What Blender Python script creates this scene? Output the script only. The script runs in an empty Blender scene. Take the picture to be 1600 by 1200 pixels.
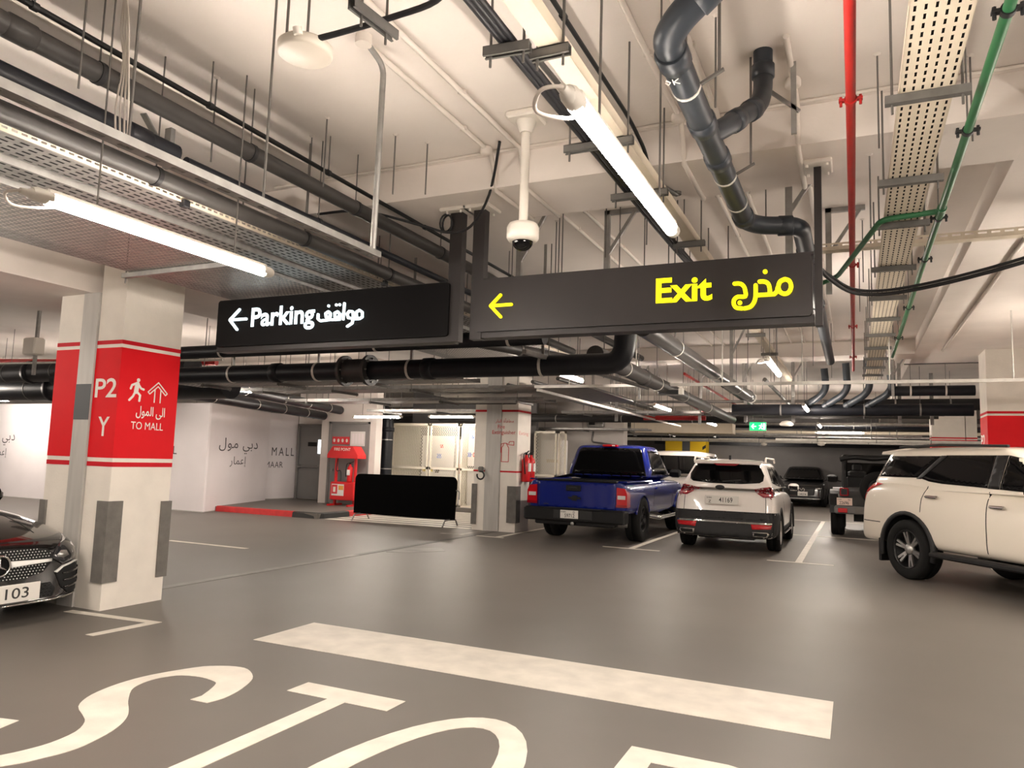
import bpy, bmesh, math, random
from mathutils import Vector, Matrix
from mathutils.bvhtree import BVHTree
random.seed(7)
PI = math.pi
SC = bpy.context.scene
COL = bpy.context.collection

# ------------------------------------------------------------------ camera
cam_d = bpy.data.cameras.new('camera'); cam_d.sensor_width = 36; cam_d.lens = 1152 / 1600 * 36
cam_d.clip_start = 0.05; cam_d.clip_end = 200
cam = bpy.data.objects.new('camera', cam_d); COL.objects.link(cam)
_r = Vector((0.90752, 0.41884, 0.03123)); _d = Vector((-0.01457, 0.10569, -0.99429)); _f = Vector((-0.41975, 0.90189, 0.10202))
cam.matrix_world = Matrix(((_r.x, -_d.x, -_f.x, 0), (_r.y, -_d.y, -_f.y, 0), (_r.z, -_d.z, -_f.z, 1.55), (0, 0, 0, 1)))
SC.camera = cam
# ------------------------------------------------------------------ world and exposure
W = bpy.data.worlds.new('world'); SC.world = W; W.use_nodes = True
W.node_tree.nodes['Background'].inputs[0].default_value = (1.0, 0.9, 0.8, 1)
W.node_tree.nodes['Background'].inputs[1].default_value = 0.05
SC.view_settings.view_transform = 'Standard'; SC.view_settings.look = 'None'
SC.view_settings.exposure = 0.42; SC.view_settings.gamma = 1.0; SC.view_settings.use_curve_mapping = False
TUBE = 150.0           # emission of every tube light in the garage
SC.cycles.max_bounces = 5; SC.cycles.diffuse_bounces = 4; SC.cycles.glossy_bounces = 2; SC.cycles.adaptive_threshold = 0.025; SC.cycles.light_sampling_threshold = 0.03; SC.cycles.transmission_bounces = 2; SC.cycles.sample_clamp_indirect = 6.0
CEIL = 3.88; BEAM = 3.62

# ------------------------------------------------------------------ materials
M = {}
def mat(name, col, rough=0.5, metal=0.0, var=0.0, scale=6.0, bump=0.0, bscale=60.0, emit=None, es=1.0, spec=0.5, coat=0.0, rvar=0.0, stretch=None, trans=0.0, dist=0.01):
    m = bpy.data.materials.new(name); m.use_nodes = True; nt = m.node_tree; b = nt.nodes['Principled BSDF']
    b.inputs['Base Color'].default_value = (*col, 1); b.inputs['Roughness'].default_value = rough
    b.inputs['Metallic'].default_value = metal; b.inputs['Specular IOR Level'].default_value = spec
    b.inputs['Coat Weight'].default_value = coat; b.inputs['Coat Roughness'].default_value = 0.04
    if trans: b.inputs['Transmission Weight'].default_value = trans
    if emit: b.inputs['Emission Color'].default_value = (*emit, 1); b.inputs['Emission Strength'].default_value = es
    if var or bump or rvar:
        tc = nt.nodes.new('ShaderNodeTexCoord'); mp = nt.nodes.new('ShaderNodeMapping')
        nt.links.new(tc.outputs['Object'], mp.inputs[0])
        if stretch: mp.inputs['Scale'].default_value = stretch
    if var or rvar:
        n = nt.nodes.new('ShaderNodeTexNoise'); n.inputs['Scale'].default_value = scale; n.inputs['Detail'].default_value = 6
        nt.links.new(mp.outputs[0], n.inputs['Vector'])
    if var:
        rp = nt.nodes.new('ShaderNodeValToRGB'); rp.color_ramp.elements[0].position = 0.3; rp.color_ramp.elements[1].position = 0.72
        rp.color_ramp.elements[0].color = (*[max(0, c * (1 - var)) for c in col], 1); rp.color_ramp.elements[1].color = (*[min(1, c * (1 + var * 0.6)) for c in col], 1)
        nt.links.new(n.outputs['Fac'], rp.inputs[0]); nt.links.new(rp.outputs[0], b.inputs['Base Color'])
    if rvar:
        mr = nt.nodes.new('ShaderNodeMapRange'); mr.inputs['From Min'].default_value = .3; mr.inputs['From Max'].default_value = .7
        mr.inputs['To Min'].default_value = max(.02, rough - rvar); mr.inputs['To Max'].default_value = min(1, rough + rvar)
        nt.links.new(n.outputs['Fac'], mr.inputs['Value']); nt.links.new(mr.outputs[0], b.inputs['Roughness'])
    if bump:
        n2 = nt.nodes.new('ShaderNodeTexNoise'); n2.inputs['Scale'].default_value = bscale; n2.inputs['Detail'].default_value = 3
        bp = nt.nodes.new('ShaderNodeBump'); bp.inputs['Strength'].default_value = bump; bp.inputs['Distance'].default_value = dist
        nt.links.new(mp.outputs[0], n2.inputs['Vector']); nt.links.new(n2.outputs['Fac'], bp.inputs['Height']); nt.links.new(bp.outputs[0], b.inputs['Normal'])
    M[name] = m; return m
mat('floor', (0.142, 0.127, 0.113), 0.45, var=0.14, scale=0.5, bump=0.12, bscale=140, dist=0.003, spec=0.45)
mat('ceiling', (0.80, 0.735, 0.68), 0.85, var=0.10, scale=0.8, bump=0.15, bscale=25)
mat('beam', (0.79, 0.725, 0.67), 0.85, var=0.10, scale=1.2, bump=0.15, bscale=25)
mat('white_wall', (0.72, 0.67, 0.63), 0.7, var=0.08, scale=2, bump=0.08, bscale=40)
mat('hoarding', (0.87, 0.82, 0.83), 0.42, var=0.05, scale=1.0)
mat('grey_wall', (0.135, 0.128, 0.125), 0.75, var=0.12, scale=1.5, bump=0.1)
mat('col_white', (0.80, 0.745, 0.67), 0.6, var=0.06, scale=4, bump=0.15, bscale=45)
mat('col_red', (0.68, 0.010, 0.016), 0.6, var=0.06, scale=3, spec=0.15)
mat('stripe_red', (0.55, 0.012, 0.022), 0.6, spec=0.15)
mat('joint_strip', (0.50, 0.48, 0.45), 0.5, metal=0.1, var=0.12, scale=2, stretch=(8, 8, 0.8))
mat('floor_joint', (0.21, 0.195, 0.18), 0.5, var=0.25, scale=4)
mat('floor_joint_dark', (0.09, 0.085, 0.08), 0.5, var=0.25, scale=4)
mat('stud', (0.8, 0.79, 0.77), 0.25, spec=0.8)
mat('antenna', (0.60, 0.545, 0.47), 0.5)
mat('patch_grey', (0.075, 0.08, 0.085), 0.55)
mat('guard', (0.155, 0.145, 0.13), 0.75, var=0.2, scale=9, bump=0.3, bscale=90)
mat('paint_white', (0.75, 0.70, 0.62), 0.5, var=0.14, scale=5, bump=0.2, bscale=120, dist=0.004)
mat('paint_worn', (0.40, 0.37, 0.34), 0.55, var=0.4, scale=5)
mat('galv', (0.34, 0.33, 0.315), 0.45, metal=0.7, var=0.22, scale=12)
mat('galv_dark', (0.17, 0.165, 0.155), 0.5, metal=0.6, var=0.2, scale=10)
mat('galv_white', (0.66, 0.63, 0.58), 0.45, metal=0.25, var=0.12, scale=10)
mat('cream_metal', (0.66, 0.58, 0.46), 0.5, var=0.05, scale=6)
mat('black_pipe', (0.008, 0.009, 0.013), 0.42, spec=0.3, var=0.3, scale=8)
mat('drain_pipe', (0.022, 0.027, 0.034), 0.42, spec=0.4, var=0.3, scale=6)
mat('grey_pipe', (0.034, 0.031, 0.029), 0.5, var=0.2, scale=7)
mat('clad_pipe', (0.10, 0.097, 0.095), 0.3, metal=0.6, var=0.2, scale=6)
mat('red_pipe', (0.50, 0.02, 0.018), 0.4, var=0.15, scale=8)
mat('green_pipe', (0.02, 0.12, 0.045), 0.4, var=0.15, scale=8)
mat('rod', (0.16, 0.15, 0.14), 0.45, metal=0.6)
mat('conduit', (0.66, 0.60, 0.54), 0.6)
mat('cable', (0.008, 0.008, 0.010), 0.5)
mat('sign_case', (0.026, 0.022, 0.022), 0.42, metal=0.2, var=0.15, scale=3)
mat('sign_case2', (0.004, 0.0035, 0.004), 0.55, spec=0.12)
mat('flange', (0.03, 0.028, 0.027), 0.5)
mat('sign_white', (0.8, 0.95, 1), 0.5, emit=(0.80, 0.96, 1.0), es=1.5)
mat('sign_yellow', (1, 0.9, 0), 0.5, emit=(1.0, 0.86, 0.0), es=0.85)
mat('text_white', (0.80, 0.76, 0.70), 0.5)
mat('text_dark', (0.06, 0.055, 0.06), 0.5)
mat('text_red', (0.55, 0.05, 0.05), 0.5)
mat('text_pale_red', (0.70, 0.28, 0.25), 0.5)
mat('tube', (1, 1, 1), 0.3, emit=(1.0, 0.89, 0.78), es=TUBE)
mat('tube_body', (0.72, 0.68, 0.62), 0.45)
mat('dome_white', (0.74, 0.69, 0.62), 0.4)
mat('glass_dark', (0.0025, 0.0025, 0.003), 0.06, spec=0.32)
mat('fabric_black', (0.0012, 0.0012, 0.0014), 0.95, spec=0.05)
mat('steel', (0.30, 0.29, 0.28), 0.35, metal=0.8)
mat('door_grey', (0.24, 0.235, 0.23), 0.45, var=0.06, scale=2)
mat('door_frame', (0.22, 0.21, 0.205), 0.45)
mat('fire_red', (0.60, 0.012, 0.015), 0.35)
mat('cage', (0.78, 0.72, 0.60), 0.45)
mat('sheet_white', (0.80, 0.78, 0.76), 0.6)
mat('sign_blue', (0.04, 0.15, 0.55), 0.5)
mat('sign_red', (0.65, 0.04, 0.05), 0.5)
mat('sign_yel', (0.85, 0.65, 0.05), 0.5)
mat('sign_orange', (0.75, 0.35, 0.06), 0.5)
mat('kerb_black', (0.018, 0.018, 0.018), 0.6, var=0.2, scale=6)
mat('kerb_red', (0.55, 0.025, 0.025), 0.55, var=0.2, scale=6)
mat('yellow_paint', (0.80, 0.52, 0.01), 0.55)
mat('exit_green', (0.0, 0.4, 0.12), 0.4, emit=(0.02, 0.75, 0.22), es=1.1)
mat('exit_white', (0.9, 1, 0.95), 0.4, emit=(0.8, 1.0, 0.9), es=1.5)
mat('exit_dim', (0.01, 0.06, 0.035), 0.4)
mat('lit_window', (1, 1, 1), 0.3, emit=(0.9, 0.95, 1.0), es=2.2)
# cars
mat('car_blue', (0.004, 0.012, 0.15), 0.25, coat=0.7, spec=0.3)
mat('car_white', (0.88, 0.82, 0.77), 0.28, coat=0.8)
mat('car_cream', (0.80, 0.73, 0.63), 0.28, coat=0.8)
mat('car_black', (0.006, 0.005, 0.005), 0.16, coat=1.0)
mat('car_dark', (0.012, 0.012, 0.013), 0.25, coat=0.6)
mat('trim_black', (0.006, 0.006, 0.0065), 0.5, var=0.15, scale=20, spec=0.35)
mat('trim_grey', (0.020, 0.020, 0.021), 0.6, var=0.1, scale=20, spec=0.35)
mat('bumper_grey', (0.14, 0.135, 0.13), 0.6)
mat('tyre', (0.007, 0.007, 0.007), 0.8, spec=0.25, bump=0.2, bscale=80)
mat('rim_silver', (0.55, 0.54, 0.53), 0.28, metal=0.9)
mat('rim_black', (0.012, 0.012, 0.013), 0.3, metal=0.3)
mat('chrome', (0.75, 0.74, 0.72), 0.12, metal=1.0)
mat('lamp_red', (0.50, 0.006, 0.012), 0.12, coat=1.0)
mat('lamp_darkred', (0.26, 0.004, 0.012), 0.12, coat=1.0)
mat('lamp_clear', (0.62, 0.60, 0.58), 0.1, coat=1.0)
mat('lamp_dark', (0.02, 0.02, 0.022), 0.08, coat=1.0)
mat('plate', (0.74, 0.71, 0.66), 0.5)
mat('plate_pink', (0.80, 0.62, 0.53), 0.5)
mat('plate_ink', (0.02, 0.02, 0.02), 0.5)
mat('well', (0.006, 0.006, 0.006), 0.9)

# ------------------------------------------------------------------ mesh helpers
class MB:
    """collects shapes; build() links them as ONE mesh object"""
    def __init__(s): s.v = []; s.f = []; s.sm = []
    def add(s, vs, fs, smooth=False):
        o = len(s.v); s.v += [tuple(v) for v in vs]
        for f in fs: s.f.append(tuple(i + o for i in f)); s.sm.append(smooth)
        return s
    def box(s, x0, x1, y0, y1, z0, z1):
        v = [(x0, y0, z0), (x1, y0, z0), (x1, y1, z0), (x0, y1, z0), (x0, y0, z1), (x1, y0, z1), (x1, y1, z1), (x0, y1, z1)]
        return s.add(v, [(0, 3, 2, 1), (4, 5, 6, 7), (0, 1, 5, 4), (1, 2, 6, 5), (2, 3, 7, 6), (3, 0, 4, 7)])
    def rbox(s, x0, x1, y0, y1, z0, z1, b=0.01):
        """box with chamfered vertical edges and top/bottom rims"""
        def ring(i, z): 
            a, c, d, e = x0 + i, x1 - i, y0 + i, y1 - i
            return [(a + b, d, z), (c - b, d, z), (c, d + b, z), (c, e - b, z), (c - b, e, z), (a + b, e, z), (a, e - b, z), (a, d + b, z)]
        v = ring(b, z0) + ring(0, z0 + b) + ring(0, z1 - b) + ring(b, z1); f = []
        for k in range(3):
            for i in range(8): j = (i + 1) % 8; f.append((k * 8 + i, k * 8 + j, k * 8 + 8 + j, k * 8 + 8 + i))
        f.append(tuple(range(7, -1, -1))); f.append(tuple(range(24, 32)))
        return s.add(v, f)
    def bar(s, p0, p1, w, h, up=(0, 0, 1)):
        p0 = Vector(p0); p1 = Vector(p1); d = (p1 - p0).normalized(); u = Vector(up)
        if abs(d.dot(u)) > .98: u = Vector((0, 1, 0))
        a = d.cross(u).normalized() * w / 2; b = a.cross(d).normalized() * h / 2
        v = [p0 - a - b, p0 + a - b, p0 + a + b, p0 - a + b, p1 - a - b, p1 + a - b, p1 + a + b, p1 - a + b]
        return s.add(v, [(0, 3, 2, 1), (4, 5, 6, 7), (0, 1, 5, 4), (1, 2, 6, 5), (2, 3, 7, 6), (3, 0, 4, 7)])
    def tube(s, pts, r, n=12, cap=True):
        pts = [Vector(p) for p in pts]; rs = r if isinstance(r, (list, tuple)) else [r] * len(pts)
        fr = None; rings = []
        for i, p in enumerate(pts):
            if i == 0: d = pts[1] - p
            elif i == len(pts) - 1: d = p - pts[i - 1]
            else: d = (pts[i + 1] - p).normalized() + (p - pts[i - 1]).normalized()
            d = d.normalized() if d.length > 1e-9 else Vector((0, 0, 1))
            if fr is None:
                u = Vector((0, 0, 1)) if abs(d.z) < .9 else Vector((1, 0, 0)); a = d.cross(u).normalized()
            else: a = (fr - d * fr.dot(d)); a = a.normalized() if a.length > 1e-6 else d.orthogonal().normalized()
            fr = a; b = d.cross(a)
            k = 1.0
            if 0 < i < len(pts) - 1:
                c = (pts[i + 1] - p).normalized().dot((p - pts[i - 1]).normalized()); k = 1 / max(.5, math.sqrt(max(.01, (1 + c) / 2)))
            rings.append([p + (a * math.cos(2 * PI * j / n) + b * math.sin(2 * PI * j / n)) * rs[i] * (1 + (k - 1) * .5) for j in range(n)])
        v = [q for rg in rings for q in rg]; f = []
        for i in range(len(rings) - 1):
            for j in range(n): k = (j + 1) % n; f.append((i * n + j, i * n + k, i * n + n + k, i * n + n + j))
        s.add(v, f, True)
        if cap:
            s.add(rings[0], [tuple(range(n - 1, -1, -1))]); s.add(rings[-1], [tuple(range(n))])
        return s
    def cyl(s, p0, p1, r, n=16): return s.tube([p0, p1], r, n)
    def lathe(s, prof, n=24, mtx=None, close=False):
        """prof: (r, z) pairs turned round z"""
        mtx = mtx or Matrix(); v = []; f = []; k = len(prof)
        for j in range(n):
            a = 2 * PI * j / n
            for r, z in prof: v.append(mtx @ Vector((r * math.cos(a), r * math.sin(a), z)))
        for j in range(n):
            q = (j + 1) % n
            for i in range(k - 1 + (1 if close else 0)):
                i2 = (i + 1) % k; f.append((j * k + i, q * k + i, q * k + i2, j * k + i2))
        return s.add(v, f, True)
    def prism(s, poly, fn, t0, t1):
        """poly: 2D outline; fn(u, v, t) -> point"""
        n = len(poly); v = [fn(u, w, t0) for u, w in poly] + [fn(u, w, t1) for u, w in poly]
        f = [tuple(range(n)), tuple(range(2 * n - 1, n - 1, -1))] + [(i, i + n, (i + 1) % n + n, (i + 1) % n) for i in range(n)]
        return s.add(v, f)
    def merge(s, other, mtx): return s.add([mtx @ Vector(v) for v in other.v], other.f, False)
    def mesh(s, name, m):
        me = bpy.data.meshes.new(name); me.from_pydata(s.v, [], s.f); me.polygons.foreach_set('use_smooth', s.sm)
        bm = bmesh.new(); bm.from_mesh(me); bmesh.ops.recalc_face_normals(bm, faces=bm.faces); bm.to_mesh(me); bm.free()
        if m: me.materials.append(M[m] if isinstance(m, str) else m)
        return me
    def build(s, name, m, parent=None, **kw): return link(name, s.mesh(name, m), parent, **kw)
def link(name, me, parent=None, **kw):
    o = bpy.data.objects.new(name, me); COL.objects.link(o)
    if parent is not None: o.parent = parent
    for k, v in kw.items(): o['category' if k == 'cat' else k] = v
    return o
def thing(name, label, cat, loc=(0, 0, 0), rz=0.0, group=None):
    o = bpy.data.objects.new(name, None); COL.objects.link(o); o.location = loc; o.rotation_euler = (0, 0, rz); o.empty_display_size = .1
    o['label'] = label; o['category'] = cat
    if group: o['group'] = group
    return o
def struct(name, mb, m, label=None, parent=None):
    o = mb.build(name, m, parent)
    if parent is None: o['kind'] = 'structure'
    if label: o['label'] = label
    return o
def arc(cx, cy, r, a0, a1, n=6): return [(cx + r * math.cos(a0 + (a1 - a0) * i / n), cy + r * math.sin(a0 + (a1 - a0) * i / n)) for i in range(n + 1)]
def bend(pts, rad, n=5):
    """round the inner corners of a path"""
    P = [Vector(p) for p in pts]; out = [P[0]]
    for i in range(1, len(P) - 1):
        a = (P[i - 1] - P[i]); b = (P[i + 1] - P[i]); r = min(rad, a.length * .45, b.length * .45)
        p0 = P[i] + a.normalized() * r; p1 = P[i] + b.normalized() * r
        for k in range(n + 1):
            t = k / n; out.append(p0 * (1 - t) ** 2 + P[i] * 2 * t * (1 - t) + p1 * t * t)
    out.append(P[-1]); return out
# ------------------------------------------------------------------ lettering
def text_raw(body, off=0.0, spacing=1.0, shear=0.0):
    c = bpy.data.curves.new('t', 'FONT'); c.body = body; c.size = 1; c.offset = off; c.space_character = spacing; c.shear = shear; c.resolution_u = 4
    o = bpy.data.objects.new('t', c); COL.objects.link(o); dg = bpy.context.evaluated_depsgraph_get()
    me = bpy.data.meshes.new_from_object(o.evaluated_get(dg)); v = [tuple(p.co) for p in me.vertices]; f = [tuple(p.vertices) for p in me.polygons]
    bpy.data.objects.remove(o); bpy.data.curves.remove(c); bpy.data.meshes.remove(me); return v, f
def text(name, body, m, org, xd, yd, w=None, h=None, parent=None, off=0.0, spacing=1.0, lift=0.0015, **kw):
    """flat lettering whose box starts at org (lower left), spans w along xd and h along yd"""
    v, f = text_raw(body, off, spacing)
    x0 = min(p[0] for p in v); x1 = max(p[0] for p in v); y0 = min(p[1] for p in v); y1 = max(p[1] for p in v)
    sx = (w / (x1 - x0)) if w else None; sy = (h / (y1 - y0)) if h else None
    sx = sx or sy; sy = sy or sx
    o = Vector(org); xd = Vector(xd).normalized(); yd = Vector(yd).normalized(); nz = xd.cross(yd)
    mb = MB(); mb.add([o + xd * (p[0] - x0) * sx + yd * (p[1] - y0) * sy + nz * lift for p in v], f)
    return mb.build(name, m, parent, **kw)
def strokes(mb, lines, wid, fn, t0, t1, dots=(), dr=None):
    """round-ended strokes in a plane; fn(u, v, t) -> point; each piece a hair thicker than the last so no two faces coincide"""
    disc = lambda c, r: [(c[0] + r * math.cos(2 * PI * k / 14), c[1] + r * math.sin(2 * PI * k / 14)) for k in range(14)]
    e = [t1]
    def put(poly): e[0] += 0.00006; mb.prism(poly, fn, t0, e[0])
    for L in lines:
        for p in L: put(disc(p, wid / 2))
        for a, b in zip(L, L[1:]):
            d = Vector((b[0] - a[0], b[1] - a[1]))
            if d.length < 1e-6: continue
            n = Vector((-d.y, d.x)).normalized() * wid / 2
            put([(a[0] - n.x, a[1] - n.y), (b[0] - n.x, b[1] - n.y), (b[0] + n.x, b[1] + n.y), (a[0] + n.x, a[1] + n.y)])
    for p in dots: put(disc(p, dr or wid * .7))
    return mb
def smooth2(pts, n=4):
    """Catmull-Rom through 2D/3D points"""
    P = [Vector(p) for p in pts]; out = []
    for i in range(len(P) - 1):
        p0 = P[max(0, i - 1)]; p1 = P[i]; p2 = P[i + 1]; p3 = P[min(len(P) - 1, i + 2)]
        for k in range(n):
            t = k / n; out.append(.5 * ((2 * p1) + (p2 - p0) * t + (2 * p0 - 5 * p1 + 4 * p2 - p3) * t * t + (3 * p1 - p0 - 3 * p2 + p3) * t ** 3))
    out.append(P[-1]); return out

# ------------------------------------------------------------------ the shell
struct('floor', MB().box(-32, 14, -14, 40, -0.2, 0), 'floor')
struct('ceiling', MB().box(-32, 14, -14, 40, CEIL, CEIL + .25), 'ceiling')
struct('wall_back', MB().box(-32, 14, 36.5, 36.8, 0, CEIL), 'grey_wall')
struct('wall_left', MB().box(-32.2, -32, -14, 40, 0, CEIL), 'white_wall')
struct('wall_right', MB().box(12, 12.2, -14, 40, 0, CEIL), 'white_wall')
struct('wall_front', MB().box(-32, 14, -14.2, -14, 0, CEIL), 'white_wall')
n = 0
def trim(x0, x1, y0, y1, z0, z1, m='beam'):
    global n; n += 1
    return struct('trim_%d' % n, MB().box(x0, x1, y0, y1, z0, z1), m)
trim(-6.5, 1.0, 4.89, 5.62, BEAM, CEIL); trim(-6.6, 1.0, 14.55, 15.25, BEAM, CEIL); trim(-32, 1.0, 24.9, 25.6, BEAM - .1, CEIL)
trim(1.0, 3.4, -14, 36, BEAM + .03, CEIL); trim(-8.45, -6.98, -14, 5.55, 3.10, CEIL); trim(3.4, 12, 4.89, 5.62, BEAM, CEIL); trim(3.4, 12, 14.55, 15.25, BEAM, CEIL)
trim(-8.45, -6.62, 5.57, 14.56, 3.45, CEIL); trim(-32, -8.45, 14.6, 15.2, 3.4, CEIL)
struct('wall_inner', MB().box(-12.4, -7.12, 24.45, 24.9, 0, CEIL), 'white_wall')
# ------------------------------------------------------------------ floor markings
GZ = 0.003
def mark(name, polys, label, m='paint_white', cat='floor marking', group=None, z=GZ):
    mb = MB()
    for p in polys:
        k = len(p); mb.add([(x, y, z) for x, y in p] + [(x, y, 0.0) for x, y in p], [tuple(range(k))] + [(i, (i + 1) % k, (i + 1) % k + k, i + k) for i in range(k)])
    o = mb.build(name, m, None, label=label, cat=cat)
    if group: o['group'] = group
    return o
def rect(x0, x1, y0, y1): return [(x0, y0), (x1, y0), (x1, y1), (x0, y1)]
mark('stop_line', [rect(-4.535, -.15, 4.83, 5.59)], 'wide white stop line painted across the lane beyond the big letters')
S_OUT = [(-3.775,3.511),(-3.639,3.517),(-3.62,3.633),(-3.649,3.779),(-3.718,3.947),(-3.802,4.068),(-3.954,4.175),(-4.08,4.182),(-4.207,4.121),(-4.296,4.025),(-4.401,3.761),(-4.423,3.561),(-4.398,3.381),(-4.338,3.223),(-4.231,3.093),(-4.079,3.014),(-3.967,2.947),(-3.872,2.828),(-3.837,2.665),(-3.858,2.534),(-3.892,2.445),(-3.95,2.32),(-4.05,2.25),(-4.17,2.3),(-4.25,2.48),(-4.262,2.663),(-4.293,2.784),(-4.42,2.755),(-4.43,2.5),(-4.37,2.22),(-4.22,2.04),(-4.02,2.02),(-3.87,2.14),(-3.8,2.28),(-3.758,2.366),(-3.71,2.443),(-3.684,2.523),(-3.657,2.619),(-3.656,2.724),(-3.697,2.881),(-3.761,3.015),(-3.844,3.123),(-3.939,3.206),(-4.072,3.305),(-4.241,3.461),(-4.295,3.566),(-4.311,3.665),(-4.29,3.759),(-4.227,3.843),(-4.08,3.878),(-3.936,3.853),(-3.882,3.813),(-3.822,3.71),(-3.771,3.595)]
i1 = S_OUT.index((-4.262,2.663)); i3 = S_OUT.index((-4.42,2.755))
S_OUT = [S_OUT[0]] + [tuple(p) for p in smooth2(S_OUT[1:i1 + 1], 3)] + [S_OUT[i1 + 1]] + [tuple(p) for p in smooth2(S_OUT[i3:], 3)]
mark('road_letter', [S_OUT], 'large white painted letter S on the floor at the left')
mark('road_letter', [rect(-3.39, -2.61, 3.945, 4.155), rect(-3.06, -2.925, 1.4, 3.945)], 'large white painted letter T between the S and the O')
def ring2(cx, cy, rx, ry, sx, sy, n=40):
    o = [(cx + rx * math.cos(2 * PI * i / n), cy + ry * math.sin(2 * PI * i / n)) for i in range(n)]
    q = [(cx + (rx - sx) * math.cos(2 * PI * i / n), cy + (ry - sy) * math.sin(2 * PI * i / n)) for i in range(n)]
    return [[o[i], o[(i + 1) % n], q[(i + 1) % n], q[i]] for i in range(n)]
mark('road_letter', ring2(-1.97, 2.95, .51, 1.2, .165, .17), 'large white painted letter O on the floor beside the T')
pb = [rect(-1.135, -.985, 1.4, 4.15), rect(-.985, -.62, 3.98, 4.15), rect(-.985, -.62, 2.6, 2.77)]
po = [(-.62 + .30 * math.cos(a), 3.375 + .775 * math.sin(a)) for a in [PI / 2 - PI * i / 14 for i in range(15)]]
pi_ = [(-.62 + .15 * math.cos(a), 3.375 + .605 * math.sin(a)) for a in [PI / 2 - PI * i / 14 for i in range(15)]]
pb += [[po[i], po[i + 1], pi_[i + 1], pi_[i]] for i in range(14)]
mark('road_letter', pb, 'large white painted letter P, mostly cut off by the bottom edge')
mark('bay_corner_mark', [[(-6.75, 4.70), (-5.66, 4.80), (-5.66, 4.88), (-6.75, 4.79)], [(-5.79, 4.24), (-5.70, 4.24), (-5.66, 4.80), (-5.76, 4.80)]], 'white angled bay corner mark at the foot of the near column')
mark('bay_line', [rect(-.92, -.81, 13.35, 24.3), rect(-1.36, -.33, 13.28, 13.36)], 'white bay line with cross end between pale SUV and open off-roader')
mark('bay_line', [rect(-3.79, -3.68, 13.42, 19.2), rect(-4.26, -3.2, 13.34, 13.42)], 'white bay line with cross end between blue pickup and pale SUV')
mark('bay_line', [rect(-6.55, -6.45, 13.5, 19.2), rect(-6.95, -6.35, 13.42, 13.5)], 'white bay line with cross end beside the fire extinguisher column')
mark('bay_line', [rect(-2.0, .8, 18.75, 18.83)], 'thin white line crossing the bay behind the pale SUV')
mark('bay_line', [rect(-2.4, .8, 24.2, 24.32)], 'far white line across the bay in front of the black car')
mark('bay_line', [rect(-10.6, -8.85, 9.1, 9.2)], 'short white line on the floor right of the near column')
mark('bay_line', [rect(-7.75, -7.2, 13.35, 13.45), rect(-7.35, -7.25, 13.45, 14.5)], 'worn white line running to the foot of the fire extinguisher column', 'paint_worn')
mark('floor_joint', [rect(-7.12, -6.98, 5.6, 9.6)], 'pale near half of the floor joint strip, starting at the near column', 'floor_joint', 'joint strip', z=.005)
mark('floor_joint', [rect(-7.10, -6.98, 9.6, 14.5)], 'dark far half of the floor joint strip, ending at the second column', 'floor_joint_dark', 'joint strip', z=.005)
mark('floor_patch', [[(-6.9, 10.2), (-6.55, 10.35), (-6.2, 10.9), (-6.45, 11.2), (-6.85, 10.9)]], 'worn pale repair patch beside the floor joint strip', 'floor_joint', 'floor patch', z=.0035)
for i in range(11):
    y = 14.35 + i * .46
    x0 = -11.5; x1 = -7.75; a = .22
    o = mark('hatch_stripe', [[(x0, y), (x1, y + (x1 - x0) * a * .3), (x1, y + (x1 - x0) * a * .3 + .2), (x0, y + .2)]], 'white hatching stripe on the floor around the black barrier', group='hatching stripes')
# ------------------------------------------------------------------ columns
ZB = [(2.565, 2.605, 'stripe_red'), (1.445, 2.53, 'col_red'), (1.36, 1.405, 'stripe_red')]
c1 = thing('column', 'near white column with red band reading P2 Y, behind the black car', 'column', (-7, 4.89, 0))
def at0(o, c): o.matrix_parent_inverse = c.matrix_world.inverted(); return o
def col_part(mb, name, m, c): 
    mb.v = [(v[0] - c.location.x, v[1] - c.location.y, v[2] - c.location.z) for v in mb.v]; return mb.build(name, m, c)
def cbox(c, name, m, *a): return col_part(MB().box(*a), name, m, c)
def cbands(c, x0, x1, y0, y1, zs):
    for z0, z1, m in zs: cbox(c, 'red_band' if z1 - z0 > .2 else 'red_stripe', m, x0 - .003, x1 + .003, y0 - .003, y1 + .003, z0, z1)
def cguard(c, x, y, sx, sy, z0, z1, w=.14, t=.022):
    mb = MB(); a = x - sx * t; b = y - sy * t
    mb.box(min(a, x + sx * w), max(a, x + sx * w), min(b, y - sy * .0), max(b, y), z0, z1)
    mb.box(min(a, x), max(a, x), min(y, y + sy * w), max(y, y + sy * w), z0, z1)
    return col_part(mb, 'corner_guard', 'guard', c)
cbox(c1, 'shaft', 'col_white', -6.872, -6.51, 4.89, 5.58, 0, CEIL); cbox(c1, 'shaft', 'col_white', -7.49, -7.12, 4.89, 5.58, 0, 3.10)
cbands(c1, -6.872, -6.51, 4.89, 5.58, ZB); cbands(c1, -7.49, -7.12, 4.89, 5.58, ZB)
cbox(c1, 'joint_cover', 'joint_strip', -7.115, -6.885, 4.872, 5.5, 0, 3.10); cbox(c1, 'grey_patch', 'patch_grey', -7.114, -6.887, 4.868, 4.873, 1.815, 2.17)
cguard(c1, -6.51, 4.89, -1, 1, .26, 1.03); cguard(c1, -6.51, 5.58, -1, -1, .24, 1.01, .10); cguard(c1, -7.49, 4.89, 1, 1, .24, 1.0, .07)
off1 = Vector((7, -4.89, 0))
def tcol(name, body, m, org, xd, w, h, c, o=0.0, sp=1.0, cl=None):
    oo = Vector(org) - c.location; return text(name, body, m, oo, xd, (0, 0, 1), w, h, c, off=o, spacing=sp, lift=.005)
tcol('lettering', 'P2', 'text_white', (-6.845, 4.89, 2.035), (1, 0, 0), .315, .19, c1, .012)
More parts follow.
